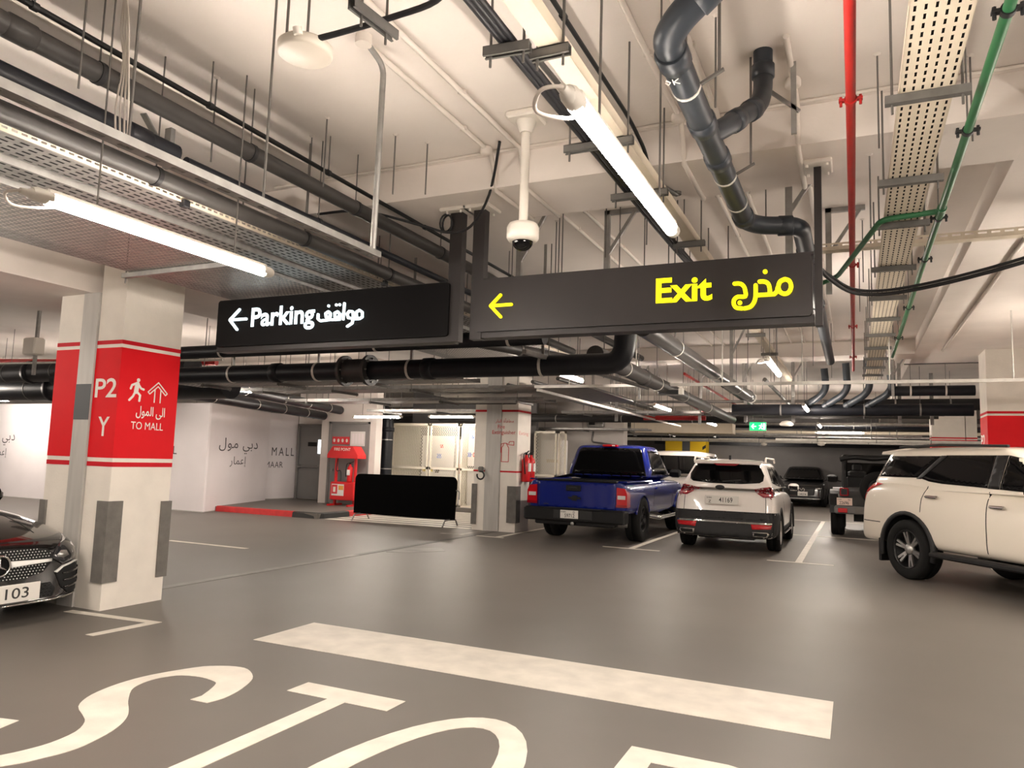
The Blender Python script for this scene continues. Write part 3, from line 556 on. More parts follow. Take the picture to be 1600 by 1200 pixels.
# conduits painted with the ceiling, stepping under the beams
def conduit(label, x, y0, y1, r=.017, box=None, z=None):
    z = z or CEIL - r; pts = [(x, y0, z)]
    for a, b in ((4.89, 5.62), (14.55, 15.25)):
        if y0 < a and y1 > b: pts += [(x, a - .10, z), (x, a - .012, z - (CEIL - BEAM) * .6), (x, a + .02, BEAM - r), (x, b, BEAM - r), (x, b + .10, z)]
    pts += [(x, y1, z)]; t = thing('conduit', label, 'conduit', (x, y0, z)); mb = MB(); mb.tube([(p[0] - x, p[1] - y0, p[2] - z) for p in pts], r, 10); mb.build('conduit_run', 'conduit', t)
    k = 1.1
    while y0 + k < y1 - .3:
        if all(not (a - .4 < y0 + k < b + .3) for a, b in ((4.89, 5.62), (14.55, 15.25))): MB().box(-.024, .024, k - .012, k + .012, -r * .6, r).build('saddle', 'conduit', t)
        k += 1.2
    if box:
        mb = MB(); mb.lathe([(0, .01), (.04, .01), (.045, 0), (.045, -.035), (.035, -.045), (0, -.045)], 18, Matrix.Translation((0, box - y0, 0))); mb.build('junction_box', 'conduit', t)
    return t
conduit('white ceiling conduit left of the vertical drop, nearer the wall of pipes', -2.47, 3.26, 14.4, box=4.72)
conduit('white ceiling conduit passing over the round antenna cable', -2.23, .4, 14.4)
conduit('white ceiling conduit just right of the trunking', -1.03, .4, 14.4, box=4.7)
conduit('white ceiling conduit nearest the black drain pipe', -.79, .4, 14.4)
conduit('white ceiling conduit behind the wye of the drain pipe', -.30, 4.0, 14.4, box=4.5)
conduit('white ceiling conduit beside the thin dark pipe at upper left', -3.95, .4, 4.4)
conduit('grey conduit running along the underside of the right beam', 1.40, 5.7, 14.4, .02, z=BEAM + .03 - .02)
for i, (y, x0, x1, lab) in enumerate(((4.80, -4.6, 1.0, 'thin conduit crossing the ceiling along the near face of the beam'), (16.0, .9, 3.4, 'thin dark conduit crossing the ceiling at far right'), (14.45, -6.5, .9, 'thin conduit crossing along the far beam'))):
    t = thing('conduit', lab, 'conduit', (x0, y, CEIL - .015 if i != 1 else BEAM)); MB().tube([(0, 0, 0), (x1 - x0, 0, 0)], .012, 8).build('conduit_run', 'conduit' if i != 1 else 'rod', t)
for p, lab in (((-3.9, 1.4), 'pale ceiling conduit at the top left corner, left one'), ((-3.2, 1.2), 'pale ceiling conduit at the top left corner, right one')):
    t = thing('conduit', lab, 'conduit', (p[0], p[1], CEIL - .014)); MB().tube([(0, 0, 0), (1.2, .95, 0)], .012, 8).build('conduit_run', 'conduit', t); MB().box(.4, .44, .30, .36, -.02, .014).build('saddle', 'conduit', t)
# grey conduit piece with round box between dome and trunking
mb = MB(); mb.tube(bend([(-1.62, 3.55, 3.84), (-1.60, 4.2, 3.84), (-1.60, 4.45, 3.72), (-1.42, 4.85, 3.63), (-1.2, 5.45, 3.60)], .1), .017, 10)
o = thing('grey_conduit', 'dark grey conduit bent under the beam right of the dome camera', 'conduit', (-1.6, 4.2, 3.84)); mb.v = [(v[0] + 1.6, v[1] - 4.2, v[2] - 3.84) for v in mb.v]; mb.build('conduit', 'galv_dark', o)
MB().tube([(-.0, .25, -.18), (.03, .27, -.22)], .035, 14).build('round_box', 'guard', o); MB().tube([(.40, 1.25, -.24), (.40, 1.25, -.20)], .035, 14).build('end_box', 'guard', o)
# the black drain pipe with its wye
t = thing('drain_pipe', 'large black drain pipe with a wye branch at top right of centre', 'pipe', (-.645, 2.7, 3.2))
r = .061
MB().tube(bend([(.60, -.15, .42), (.06, -.02, .06), (0, .03, .015), (0, .25, 0), (0, 2.32, 0), (.08, 2.46, 0), (.28, 2.53, 0), (.335, 2.62, 0), (.335, 9.5, 0)], .13, 6), r, 20).build('main_run', 'drain_pipe', t)
MB().tube(bend([(0, .93, 0), (.08, 1.02, .08), (.20, 1.36, .33), (.212, 1.44, .45), (.212, 1.44, CEIL - 3.2)], .1, 5), .052, 20).build('wye_branch', 'drain_pipe', t)
for c, d in (((.16, -.04, .13), (.54, -.13, .36)), ((0, .14, 0), (0, 1, 0)), ((0, .78, 0), (0, 1, 0)), ((0, 1.22, 0), (0, 1, 0)), ((0, 2.24, 0), (0, 1, 0)), ((.24, 2.52, 0), (1, .2, 0)), ((.335, 3.2, 0), (0, 1, 0)), ((.335, 5.2, 0), (0, 1, 0))):
    c = Vector(c); d = Vector(d).normalized(); MB().tube([c - d * .05, c - d * .045, c + d * .045, c + d * .05], [r, r + .008, r + .008, r], 20).build('coupling', 'drain_pipe', t)
for c, d, q in (((.11, 1.105, .142), (.12, .34, .25), .052), ((.17, 1.275, .267), (.12, .34, .25), .052), ((.212, 1.44, .56), (0, 0, 1), .054)):
    c = Vector(c); d = Vector(d).normalized(); MB().tube([c - d * .04, c - d * .035, c + d * .035, c + d * .04], [q, q + .008, q + .008, q], 20).build('coupling', 'drain_pipe', t)
for y in (.40, 1.48, 1.95): MB().tube([(0, y - .008, 0), (0, y + .008, 0)], r + .004, 20).build('metal_band', 'galv_white', t)
for y in (.40, 1.48): MB().bar((r, y, 0), (r + .10, y, .05), .02, .01).bar((r + .08, y, .05), (r + .08, y, CEIL - 3.2), .012, .012).build('band_bracket', 'rod', t)
for k, (bx, by) in enumerate(((.36, 1.62), (.30, .02))): MB().box(bx - .015, bx + .015, by - .01, by + .01, .25, CEIL - 3.2).bar((bx - .12, by, .52), (bx + .03, by, .38), .02, .02).build('steel_bracket', 'galv', t)
for y, s in ((.22, .03), (1.02, .03), (1.25, .03)): # chalked OK marks
    pass
for (px, py, pz), a in (((-.02, .22, -.064), .3), ((.09, 1.06, .068), .9)):
    mb = MB(); f3 = lambda u, v, q: (px + u, py + v, pz - q); strokes(mb, [[(-.02, -.02), (-.03, 0), (-.02, .02), (-.008, 0), (-.02, -.02)], [(.004, -.02), (.004, .022)], [(.026, .02), (.006, 0), (.028, -.02)]], .004, f3, 0, .001); mb.build('chalk_mark', 'text_white', t)
# black cable looping on the right and crossing slotted tray
mb = MB()
for dx in (0, .03): mb.tube(smooth2([(3.0, 5.6, 3.52 + dx * .3), (1.9, 5.9, 3.25 + dx), (1.05, 6.3, 3.07 + dx), (.42, 6.6, 3.0 + dx), (.05, 6.6, 3.0 + dx), (-.15, 6.3, 3.06 + dx), (-.25, 6.1, 3.15)], 6), .012 + (.004 if dx == 0 else 0), 8)
mb.build('slack_cable', 'cable', None, label='black cable hanging slack across the ceiling at right', cat='cable')
t = thing('slotted_strip', 'cream slotted tray crossing behind the perforated tray at right', 'cable tray', (-.35, 6.75, 3.40)); t.rotation_euler = (0, 0, -PI / 2)
perf_v(MB(), 0, 0, 0, 0, 0, 1, 1, 1, 1) if False else None
mb = MB(); perf_v(mb, 0, 0, 4.5, 0, .09, 2, .09, .06, .014); mb.build('strip', 'cream_metal', t); MB().box(0, .1, 0, 4.5, .0, .003).build('bed', 'cream_metal', t); t.rotation_euler = (0, 0, -PI / 2)
# pipes crossing the lane behind the signs
t = pipe('crossing_pipe', 'black pipe crossing just under the parking sign', 'black_pipe', [(-10.5, 7.0, 2.83), (-2.9, 7.0, 2.83)], .085, [3.1, 5.5, 7.2], 'galv_white', rods=True)
t = pipe('crossing_pipe', 'big black pipe with flanged joint crossing below the signs', 'black_pipe', [(-11.0, 7.2, 2.555), (-2.5, 7.2, 2.555), (-2.12, 7.2, 2.56), (-2.08, 7.2, 3.0), (-2.08, 7.2, 3.45)], .112, [3.6, 5.0, 6.35, 8.0], 'galv_white', [6.6, 4.35], rods=False, rad=.28)
for k in (5.42, 5.78):
    MB().tube([(k - .02, 0, 0), (k + .02, 0, 0)], .185, 24).build('flange', 'flange', t)
    mb = MB()
    for q in range(8): a = 2 * PI * q / 8; mb.cyl((k - .04, .14 * math.cos(a), .14 * math.sin(a)), (k + .04, .14 * math.cos(a), .14 * math.sin(a)), .012, 6)
    mb.build('flange_bolts', 'galv_dark', t, kind='stuff')
mb = MB(); mb.tube([(5.44 + .32 * i / 16, 0, 0) for i in range(17)], [.125 + .018 * (i % 2) for i in range(17)], 20); mb.build('bellows', 'flange', t)
for k in (3.6, 5.0, 6.35, 8.0): MB().bar((k, 0, .11), (k, 0, CEIL - 2.555), .03, .01).build('strap', 'galv', t)
pipe('clad_pipe', 'shiny clad pipe running away below the exit sign', 'clad_pipe', [(-2.02, 7.6, 3.0), (-1.95, 16, 3.0)], .105, [1.5, 4.2, 6.5, 8.5], 'galv_white', [8.0], n=20)
pipe('clad_pipe', 'dark clad pipe left of the shiny one, above the pickup', 'grey_pipe', [(-2.55, 7.6, 2.72), (-2.75, 19, 2.72)], .10, [1.2, 3.0, 5.0, 7.5], 'galv_white', [2.2], n=20)
pipe('crossing_pipe', 'grey pipe seen between the trays behind the exit sign', 'grey_pipe', [(-4.2, 7.5, 2.95), (-3.0, 10.5, 2.9)], .07, [1.0], 'galv')
t = thing('support_rail', 'slanting steel channel hung above the tube light, over the pickup', 'channel', (-2.95, 6.6, 2.62)); MB().bar((0, 0, 0), (.1, 4.45, .08), .045, .045).build('channel', 'galv', t)
for y in (.6, 2.5, 4.2): MB().cyl((.02, y, .02), (.02, y, CEIL - 2.62), .006, 6).build('hanger_rod', 'rod', t)
t = thing('support_rail', 'long thin pale rail crossing the lane above the parked cars', 'channel', (-4.75, 11.1, 2.75)); MB().box(0, 9.5, -.02, .02, -.02, .025).build('rail', 'galv_white', t)
for k in (.6, 1.7, 3.0, 4.1, 5.2, 6.6, 8.2): MB().cyl((k, 0, .02), (k, 0, CEIL - 2.75), .009, 6).build('hanger_rod', 'galv_white', t)
t = thing('support_rail', 'pale rail running back from the crossing rail over the blue pickup', 'channel', (-4.70, 11.1, 2.70)); MB().box(-.02, .02, 0, 11, -.02, .025).build('rail', 'galv_white', t)
for k in (2, 4, 6, 8, 10): MB().cyl((0, k, .02), (0, k, CEIL - 2.70), .007, 6).build('hanger_rod', 'rod', t)
t = thing('flood_lamp', 'small flat lamp unit under the crossing rail above the pickup', 'light', (-2.5, 11.05, 2.62)); MB().rbox(-.19, .15, -.05, .05, -.03, .06, .015).build('body', 'galv', t); MB().rbox(-.17, .13, -.056, -.045, -.02, .045, .005).build('lens', 'trim_grey', t); MB().box(.13, .19, -.06, .06, -.02, .07).build('end_piece', 'dome_white', t)
# ------------------------------------------------------------------ services further back
RODG = 'bare threaded rods under the ceiling'
for x, y, l in [(-2.0, 6.2, .5), (-1.9, 6.3, .62), (-1.75, 6.6, .8), (-1.6, 6.1, .45), (-1.5, 6.5, .7), (-1.42, 6.4, .55), (-1.3, 6.2, .5), (-1.45, 7.2, .8), (-.6, 5.9, .5), (-.45, 6.1, .6), (-2.3, 5.9, .7), (-2.45, 6.2, .6), (-2.6, 6.5, .7), (-3.3, 3.9, .5), (-3.0, 4.3, .45), (-2.85, 4.5, .4), (-3.6, 4.1, .6), (-.72, 3.45, .42), (-.62, 3.7, .5), (-1.35, 9.5, .8), (-1.1, 10.2, .8), (-1.5, 12, .9), (-.5, 11, .9), (-.3, 12.5, .9), (-2.2, 10, .8), (-1.2, 13, .9), (.15, 4.4, .55), (.12, 5.2, .5), (.62, 4.6, .5), (.1, 7.4, .6), (.08, 8.8, .6), (-3.4, 2.2, .6), (-3.6, 3.2, .55)]:
    zc = BEAM if 4.89 < y < 5.62 else CEIL
    t = thing('threaded_rod', 'bare threaded rod hanging from the ceiling among the pipes', 'rod', (x, y, zc), 0, RODG); MB().cyl((0, 0, -l), (0, 0, 0), .0055, 6).build('rod', 'rod', t); MB().tube([(0, 0, -.012), (0, 0, 0)], [.008, .022], 8).build('anchor', 'conduit', t)
def lbracket(label, x, y, z0):
    t = thing('pipe_bracket', label, 'bracket', (x, y, z0)); h = CEIL - z0
    MB().box(-.025, .025, -.02, .02, 0, h).box(-.025, .3, -.02, .02, h - .04, h).bar((0, 0, h * .45), (.26, 0, h - .03), .03, .03).build('frame', 'galv', t); return t
lbracket('grey triangular bracket above the exit sign right of the dome camera', -2.05, 6.4, 3.1); lbracket('grey triangular bracket holding the shiny clad pipe', -1.75, 12.0, 2.85); lbracket('grey triangular bracket left of the dome camera behind the sign post', -2.85, 6.2, 3.0)
lbracket('grey triangular bracket at the right end of the exit sign', -.18, 7.0, 3.1); lbracket('grey triangular bracket near the elbow of the drain pipe', -.42, 5.75, 3.12)
pipe('main_drain', 'big dark drain running across behind the pale SUV, lower one', 'black_pipe', [(-2.4, 16.6, 2.78), (2.1, 16.6, 2.78)], .12, [1.0, 2.6, 3.6], 'galv')
pipe('main_drain', 'big dark drain running across at right, upper one', 'black_pipe', [(.62, 16.3, 3.13), (2.1, 16.3, 3.13)], .10, [.4, 1.0], 'galv_white')
pipe('main_drain', 'second dark drain just behind the lower one at right', 'trim_grey', [(-.2, 17.4, 2.95), (4.5, 17.4, 2.95)], .12, [1.0, 2.0], 'galv')
for k, (x, dz) in enumerate(((-.95, .6), (-.55, .7), (-.15, .75), (.25, .45))):
    lab = ['leftmost of four dark pipe arms dropping into the crossing drain', 'second of four dark pipe arms dropping into the crossing drain', 'third of four dark pipe arms dropping into the crossing drain', 'rightmost of four dark pipe arms dropping into the crossing drain'][k]
    pipe('drop_pipe', lab, 'drain_pipe', [(x, 16.55, 2.85), (x + .35, 16.3, 3.05), (x + .45, 16.25, 3.2), (x + .42, 16.2, 3.0 + dz)], .07, [.1], 'black_pipe', rods=False, rad=.1)
pipe('crossing_pipe', 'dark pipe running left to right above the pickup cab, far back', 'trim_grey', [(-12, 20.4, 2.80), (-2.6, 20.4, 2.80)], .10, [4, 6, 8], 'galv')
pipe('crossing_pipe', 'long pale pipe across the garage above the far grey wall', 'galv_white', [(-9.5, 31.5, 2.62), (6, 31.5, 2.62)], .07, [2, 4, 6, 8, 10, 12], 'galv')
pipe('crossing_pipe', 'pale pipe across the garage above the open off-roader', 'galv_white', [(-2.2, 24.2, 2.42), (6, 24.2, 2.42)], .05, [1.2, 2.8, 4.2], 'galv')
pipe('crossing_pipe', 'dark pipe high across the far end of the garage', 'black_pipe', [(-12, 28.5, 3.1), (6, 28.5, 3.1)], .12, [3, 6, 9, 12], 'galv')
pipe('crossing_pipe', 'far dark pipe in front of the grey back wall', 'black_pipe', [(-12, 35.5, 2.85), (10, 35.5, 2.85)], .14, [4, 8, 12, 16], 'galv')
pipe('sprinkler_pipe', 'short red pipe behind the fire extinguisher column', 'red_pipe', [(-5.0, 19.0, 2.75), (-3.4, 19.0, 2.75)], .06, [.4, 1.2], 'red_pipe')
pipe('sprinkler_pipe', 'thin red pipe running back above the pickup', 'red_pipe', [(-3.3, 12.0, 3.05), (-4.0, 24, 3.05)], .03, [3, 6], 'red_pipe')
pipe('sprinkler_pipe', 'red pipe far away at the left edge, behind the near column', 'red_pipe', [(-20, 9.6, 3.42), (-10.6, 9.9, 3.15)], .05, [3, 6], 'red_pipe')
pipe('crossing_pipe', 'thin pale conduit at the left edge behind the near column', 'galv_white', [(-20, 9.0, 3.22), (-9.5, 9.0, 3.05)], .02, [], 'galv')
for k, (y, z, r, lab) in enumerate(((9.2, 2.98, .2, 'upper black pipe at the left edge behind the near column'), (9.7, 2.70, .24, 'lower black pipe at the left edge behind the near column'))):
    pipe('crossing_pipe', lab, 'black_pipe', [(-22, y, z), (-10.4 + k * .4, y, z)], r, [3, 5, 6.5, 8], 'galv_dark', [7.2])
t = thing('detector_box', 'small white square unit hanging at the left behind the near column', 'detector', (-12.9, 8.0, 3.15)); MB().rbox(-.16, .16, -.1, .1, -.06, .24, .02).build('box', 'dome_white', t); MB().box(-.03, .03, .02, .06, -.4, CEIL - 3.15).build('bracket', 'galv', t)
for k, (x0, y0, x1, y1, z, lab) in enumerate(((-11.0, 10.4, -13.3, 17.0, 2.80, 'upper black pipe slanting away above the white hoardings'), (-11.9, 10.4, -14.2, 17.4, 2.66, 'lower black pipe slanting away above the white hoardings'))):
    pipe('crossing_pipe', lab, 'black_pipe', [(x0, y0, z), (x1, y1, z)], .12, [1, 3, 4.5, 6], 'galv_white')
pipe('downpipe', 'black vertical downpipe between grey door and wire cages', 'black_pipe', [(-12.52, 18.3, .12), (-12.52, 18.3, 2.62), (-12.7, 18.3, 3.0), (-13.6, 18.3, 3.1)], .165, [1.9, 1.05], 'galv', [2.2], rods=False, rad=.25, n=20)
def tray_x(label, x0, x1, y, w, z, m='galv', nc=4):
    t = thing('cable_tray', label, 'cable tray', (x0, y, z), -PI / 2); perf(MB(), -w / 2, w / 2, 0, x1 - x0, 0, nc, .12, .03, .06).build('tray_bed', m, t)
    MB().box(-w / 2, -w / 2 + .003, 0, x1 - x0, 0, .06).build('side_flange', m, t); MB().box(w / 2 - .003, w / 2, 0, x1 - x0, 0, .06).build('side_flange', m, t)
    k = .6
    while k < x1 - x0 - .3:
        c = MB().box(-w / 2 - .06, w / 2 + .06, k - .02, k + .02, -.045, -.005).build('crossbar', 'galv_dark', t)
        for s in (-1, 1): MB().cyl((s * (w / 2 + .04), k, -.06), (s * (w / 2 + .04), k, CEIL - z), .007, 6).build('threaded_rod', 'rod', c)
        k += 1.6
    t.rotation_euler = (0, 0, -PI / 2); return t
tray_x('perforated tray crossing below the flanged pipe', -10.2, -4.8, 9.0, .5, 2.62, nc=6)
tray_x('second perforated tray crossing behind the flanged pipe', -10.4, -5.2, 10.6, .6, 2.66, nc=6)
tray_x('third perforated tray crossing above the black barrier', -10.9, -5.0, 12.4, .6, 2.62, nc=6)
tray_x('fourth perforated tray crossing in front of the wire cages', -11.9, -7.7, 16.7, .7, 2.72, nc=6)
tray_x('perforated tray crossing above the pickup behind the column', -6.6, -3.2, 17.4, .5, 2.74, nc=5)
tray_x('perforated tray on the wall behind the pickup', -12, -6.0, 23.6, .5, 2.62, nc=4)
tray_x('perforated tray crossing far behind the pale SUV', -6.5, 1.9, 26.0, .4, 2.62, nc=4)
tray_x('perforated tray in front of the far end wall', -12, 6, 29.8, .4, 2.72, nc=4)
tray_x('perforated tray at the left edge over the white hoarding', -24, -13.6, 12.9, .7, 2.86, nc=6)
MB().box(-7.6, -4.0, 11.2, 14.4, 2.78, 2.80).build('duct_panel', 'galv', None, label='flat grey metal panel overhead in front of the second column', cat='duct')
pipe('crossing_pipe', 'grey pipe hugging the top of the fire extinguisher column', 'grey_pipe', [(-9.0, 14.2, 2.78), (-6.5, 14.2, 2.78)], .06, [2.2], 'galv_dark')
for k in range(3):
    pipe('thin_pipe', ['left', 'middle', 'right'][k] + ' one of three thin pipes running back over the pickup', 'galv_dark', [(-5.9 + k * .5, 12.5, 2.95 + .05 * k), (-5.9 + k * .5, 24, 2.95 + .05 * k)], .035, [2, 5, 8], 'galv')
for k, (x, y) in enumerate(((-2.2, 17.2), (-1.2, 17.2), (-5.2, 17.2), (-3.4, 18.2), (.9, 17.8), (1.5, 17.8))):
    t = thing('support_post', 'pale slotted post hanging from the ceiling over the parked cars', 'hanger', (x, y, 2.55), 0, 'slotted posts over the parked cars'); MB().box(-.035, .035, -.02, .02, 0, CEIL - 2.55).build('post', 'galv', t)
# emergency signs
def exit_box(label, x, y, z, w, h, lit=True, rods=True):
    t = thing('exit_sign', label, 'sign', (x, y, z)); MB().rbox(-w / 2, w / 2, -.03, .03, 0, h, .006).build('box', 'exit_green' if lit else 'exit_dim', t)
    mb = MB(); g = lambda u, v, q: (u, -.032 - q, v); m = 'exit_white' if lit else 'exit_green'
    strokes(mb, [[(-w * .12, h * .5), (-w * .36, h * .5)], [(-w * .25, h * .75), (-w * .36, h * .5), (-w * .25, h * .25)]], h * .13, g, 0, .002); mb.build('arrow', m, t)
    mb = MB(); strokes(mb, [[(w * .22, h * .6), (w * .18, h * .4), (w * .10, h * .2)], [(w * .18, h * .4), (w * .28, h * .18)], [(w * .1, h * .6), (w * .3, h * .55)]], h * .11, g, 0, .002, [(w * .24, h * .78)], h * .08); mb.build('running_figure', m, t)
    MB().box(w * .33, w * .44, -.034, -.031, h * .12, h * .88).build('doorway', m, t)
    if rods:
        for s in (-1, 1): MB().cyl((s * w * .3, 0, h), (s * w * .3, 0, CEIL - z), .006, 6).build('hanger_rod', 'rod', t)
    return t
exit_box('lit green exit box hanging above the pale SUV', -2.31, 20.5, 2.52, .42, .22); exit_box('small dark green exit box above the left grey door', -15.05, 18.2, 2.62, .42, .2, False)
# yellow marked column in front of the back wall
c = thing('column', 'grey column painted yellow and black in front of the back wall', 'column', (-7.3, 35.9, 0)); MB().box(-.95, .95, -.4, .4, 0, CEIL).build('shaft', 'grey_wall', c)
MB().box(-.96, -.15, -.41, .41, 0, 2.7).build('yellow_band', 'yellow_paint', c); MB().box(.22, .96, -.41, .41, 0, 2.7).build('yellow_band', 'yellow_paint', c); MB().box(-.15, .22, -.415, -.39, 0, 2.7).build('dark_band', 'patch_grey', c)
for k in range(4): MB().prism([(.80, 1.2 + k * .36), (.96, 1.3 + k * .36), (.96, 1.45 + k * .36), (.80, 1.35 + k * .36)], lambda u, v, q: (u, -.42 + q, v), 0, .01).build('black_chevron', 'kerb_black', c)
MB().box(-9, 8, 36.35, 36.5, 2.55, 2.8).build('wall_ledge', 'black_pipe', None, label='dark ledge running along the top of the grey back wall', cat='ledge')
# wall fittings behind the pickup
t = thing('wall_box', 'grey electrical box high on the white wall behind the pickup', 'electrical box', (-8.1, 24.40, 2.75)); MB().rbox(-.3, .3, -.12, .05, 0, .45, .02).build('case', 'galv', t); MB().rbox(-.22, .0, -.135, -.11, .08, .37, .01).build('door', 'trim_grey', t)
pipe('wall_pipe', 'thin dark pipe bent along the white wall behind the pickup', 'rod', [(-8.2, 24.42, 2.62), (-8.25, 24.42, 2.25), (-7.8, 24.42, 2.2), (-7.13, 24.42, 2.12)], .03, [], rad=.1)
MB().box(-7.0, -3.6, 24.9, 25.6, 2.62, 2.95).build('ceiling_duct', 'cream_metal', None, label='cream duct box behind the pickup at the end of the white wall', cat='duct')
# ------------------------------------------------------------------ left background: hoardings, doors, kerb
def panel(label, a, b, z0, z1, m='hoarding', th=.06):
    d = Vector((b[0] - a[0], b[1] - a[1], 0)); t = thing('hoarding', label, 'hoarding', (a[0], a[1], 0), math.atan2(d.y, d.x)); MB().box(0, d.length, 0, th, z0, z1).build('panel', m, t)
    MB().box(0, d.length, -.004, th + .004, z0, z0 + .02).build('base_trim', 'joint_strip', t); return t
AR1 = '\uFEDD\uFEEE\uFEE3 \uFEF2\uFE91\uFEA9'; AR2 = '\uFEAD\uFE8E\uFEE4\uFECB\uFE87'
h = panel('long white hoarding at left, partly hidden by the near column', (-26, 13.67), (-14.75, 13.67), 0, 2.74)
def htext(h, body, x, z, w, hh, sp=1.0): text('lettering', body, 'text_dark', (x, -.001, z), (1, 0, 0), (0, 0, 1), w, hh, h, spacing=sp, lift=.004)
htext(h, AR1, 26 - 23.95, 1.50, 1.45, .42, 1.1); htext(h, AR2, 26 - 23.45, 1.12, .62, .30, 1.1)
htext(h, 'DUBAI MALL', 26 - 18.35, 1.42, 2.55, .21, 1.5); htext(h, 'EMAAR', 26 - 17.45, 1.07, .8, .15, 1.2)
h = panel('white hoarding with dark arabic lettering, angled back from the corner', (-14.75, 13.70), (-15.95, 17.1), .0, 2.74)
# its lettering reads from the +x side
Lh = math.hypot(1.2, 3.4)
def htext2(h, L, th, body, s0, z, w, hh, sp=1.0):   # mirrored face: text runs from far to near end
    text('lettering', body, 'text_dark', (s0, -.001, z), (1, 0, 0), (0, 0, 1), w, hh, h, spacing=sp, lift=.004)
htext2(h, Lh, .06, AR1, .55, 1.47, 2.3, .42, 1.1); htext2(h, Lh, .06, AR2, 1.2, 1.10, .95, .30, 1.1)
h = panel('narrow white hoarding with the word MALL beside the grey door', (-16.35, 16.2), (-16.08, 18.5), .12, 2.75)
htext2(h, 2.3, .06, 'MALL', 1.32, 1.45, .88, .25, 1.4); htext2(h, 2.3, .06, 'EMAAR', .98, 1.08, .8, .18, 1.1)
MB().box(-16.6, -11.62, 14.25, 24.4, 0, .12).box(-11.62, -9.4, 18.95, 24.4, 0, .12).build('raised_platform', 'floor', None, kind='structure', label='low raised platform in front of the grey doors')
def kerb(m, pts, label):
    mb = MB(); P = [Vector((*p, 0)) for p in pts]; n = len(P); W = .16; out = []
    for i, p in enumerate(P):
        d = ((P[min(i + 1, n - 1)] - P[max(i - 1, 0)])).normalized(); nn = Vector((-d.y, d.x, 0)); out.append([p + Vector((0, 0, 0)), p + nn * .02 + Vector((0, 0, .115)), p + nn * .05 + Vector((0, 0, .135)), p + nn * W + Vector((0, 0, .135)), p + nn * W])
    v = [q for o_ in out for q in o_]; f = []
    for i in range(n - 1):
        for k in range(4): f.append((i * 5 + k, i * 5 + 5 + k, i * 5 + 6 + k, i * 5 + 1 + k))
    f += [tuple(range(5)), tuple(range(n * 5 - 1, n * 5 - 6, -1))]; mb.add(v, f); return mb.build('kerb_stone', m, None, label=label, cat='kerb')
kerb('kerb_red', [(-14.9, 14.22), (-12.4, 14.22)], 'long red painted kerb stone in front of the white hoarding')
kerb('kerb_black', [(-12.39, 14.22), (-11.75, 14.24), (-11.62, 14.30), (-11.57, 14.42), (-11.57, 15.4)], 'black painted kerb stone at the rounded corner')
kerb('kerb_red', [(-11.57, 15.41), (-11.57, 17.4)], 'red painted kerb stone beside the black barrier')
kerb('kerb_black', [(-11.57, 17.41), (-11.57, 19.2)], 'black painted kerb stone hidden behind the barrier')
struct('wall_doors', MB().box(-16.1, -14.0, 18.55, 18.8, .12, CEIL).box(-14.32, -14.0, 17.5, 18.55, .12, CEIL).box(-12.62, -12.38, 17.5, 17.8, .12, CEIL).box(-14.0, -12.62, 17.5, 17.8, 2.5, CEIL), 'white_wall')
struct('wall_cage', MB().box(-14.3, -9.5, 22.4, 22.6, 0, CEIL), 'grey_wall')
d = struct('door_1', MB().box(-15.95, -15.02, 18.48, 18.54, .14, 2.40), 'door_grey')
MB().box(-16.02, -15.95, 18.42, 18.56, .12, 2.47).box(-15.02, -14.95, 18.42, 18.56, .12, 2.47).box(-16.02, -14.95, 18.42, 18.56, 2.40, 2.47).build('door_frame', 'door_frame', d)
MB().box(-15.22, -15.06, 18.465, 18.485, 1.55, 1.98).build('vision_pane', 'lit_window', d); MB().box(-15.62, -15.28, 18.47, 18.485, 1.77, 1.9).build('door_label', 'trim_black', d)
b = MB().tube([(-15.9, 18.38, 1.13), (-15.05, 18.38, 1.13)], .03, 10).build('push_bar', 'steel', d); MB().box(-15.10, -15.02, 18.36, 18.48, 1.05, 1.2).box(-15.92, -15.86, 18.38, 18.48, 1.08, 1.18).build('bar_end', 'steel', b)
d = struct('door_2', MB().box(-13.980, -12.620, 17.52, 17.58, .14, 2.46), 'door_grey'); MB().box(-14.020, -13.960, 17.46, 17.6, .12, 2.5).box(-12.640, -12.580, 17.46, 17.6, .12, 2.5).box(-14.020, -12.580, 17.46, 17.6, 2.44, 2.5).build('door_frame', 'door_frame', d)
s_ = MB().box(-13.900, -13.300, 17.495, 17.52, 1.84, 2.06).build('red_sign', 'sign_red', d)
for k in range(4): MB().prism([(-13.830 + .15 * k + .04 * math.cos(a), 1.95 + .055 * math.sin(a)) for a in [2 * PI * q / 8 for q in range(8)]], lambda u, v, q: (u, 17.494 - q, v), 0, .002).build('pictogram', 'text_white', s_)
pp = MB().box(-13.260, -12.760, 17.50, 17.52, 1.80, 2.22).build('notice_sheet', 'sheet_white', d)
for k in range(4): MB().box(-13.200 + .11 * k, -13.130 + .11 * k, 17.496, 17.5, 1.86, 2.16).build('notice_column', 'hoarding', pp)
MB().tube([(-13.860, 17.48, 1.09), (-13.860, 17.52, 1.09)], .04, 12).build('door_knob', 'steel', d)
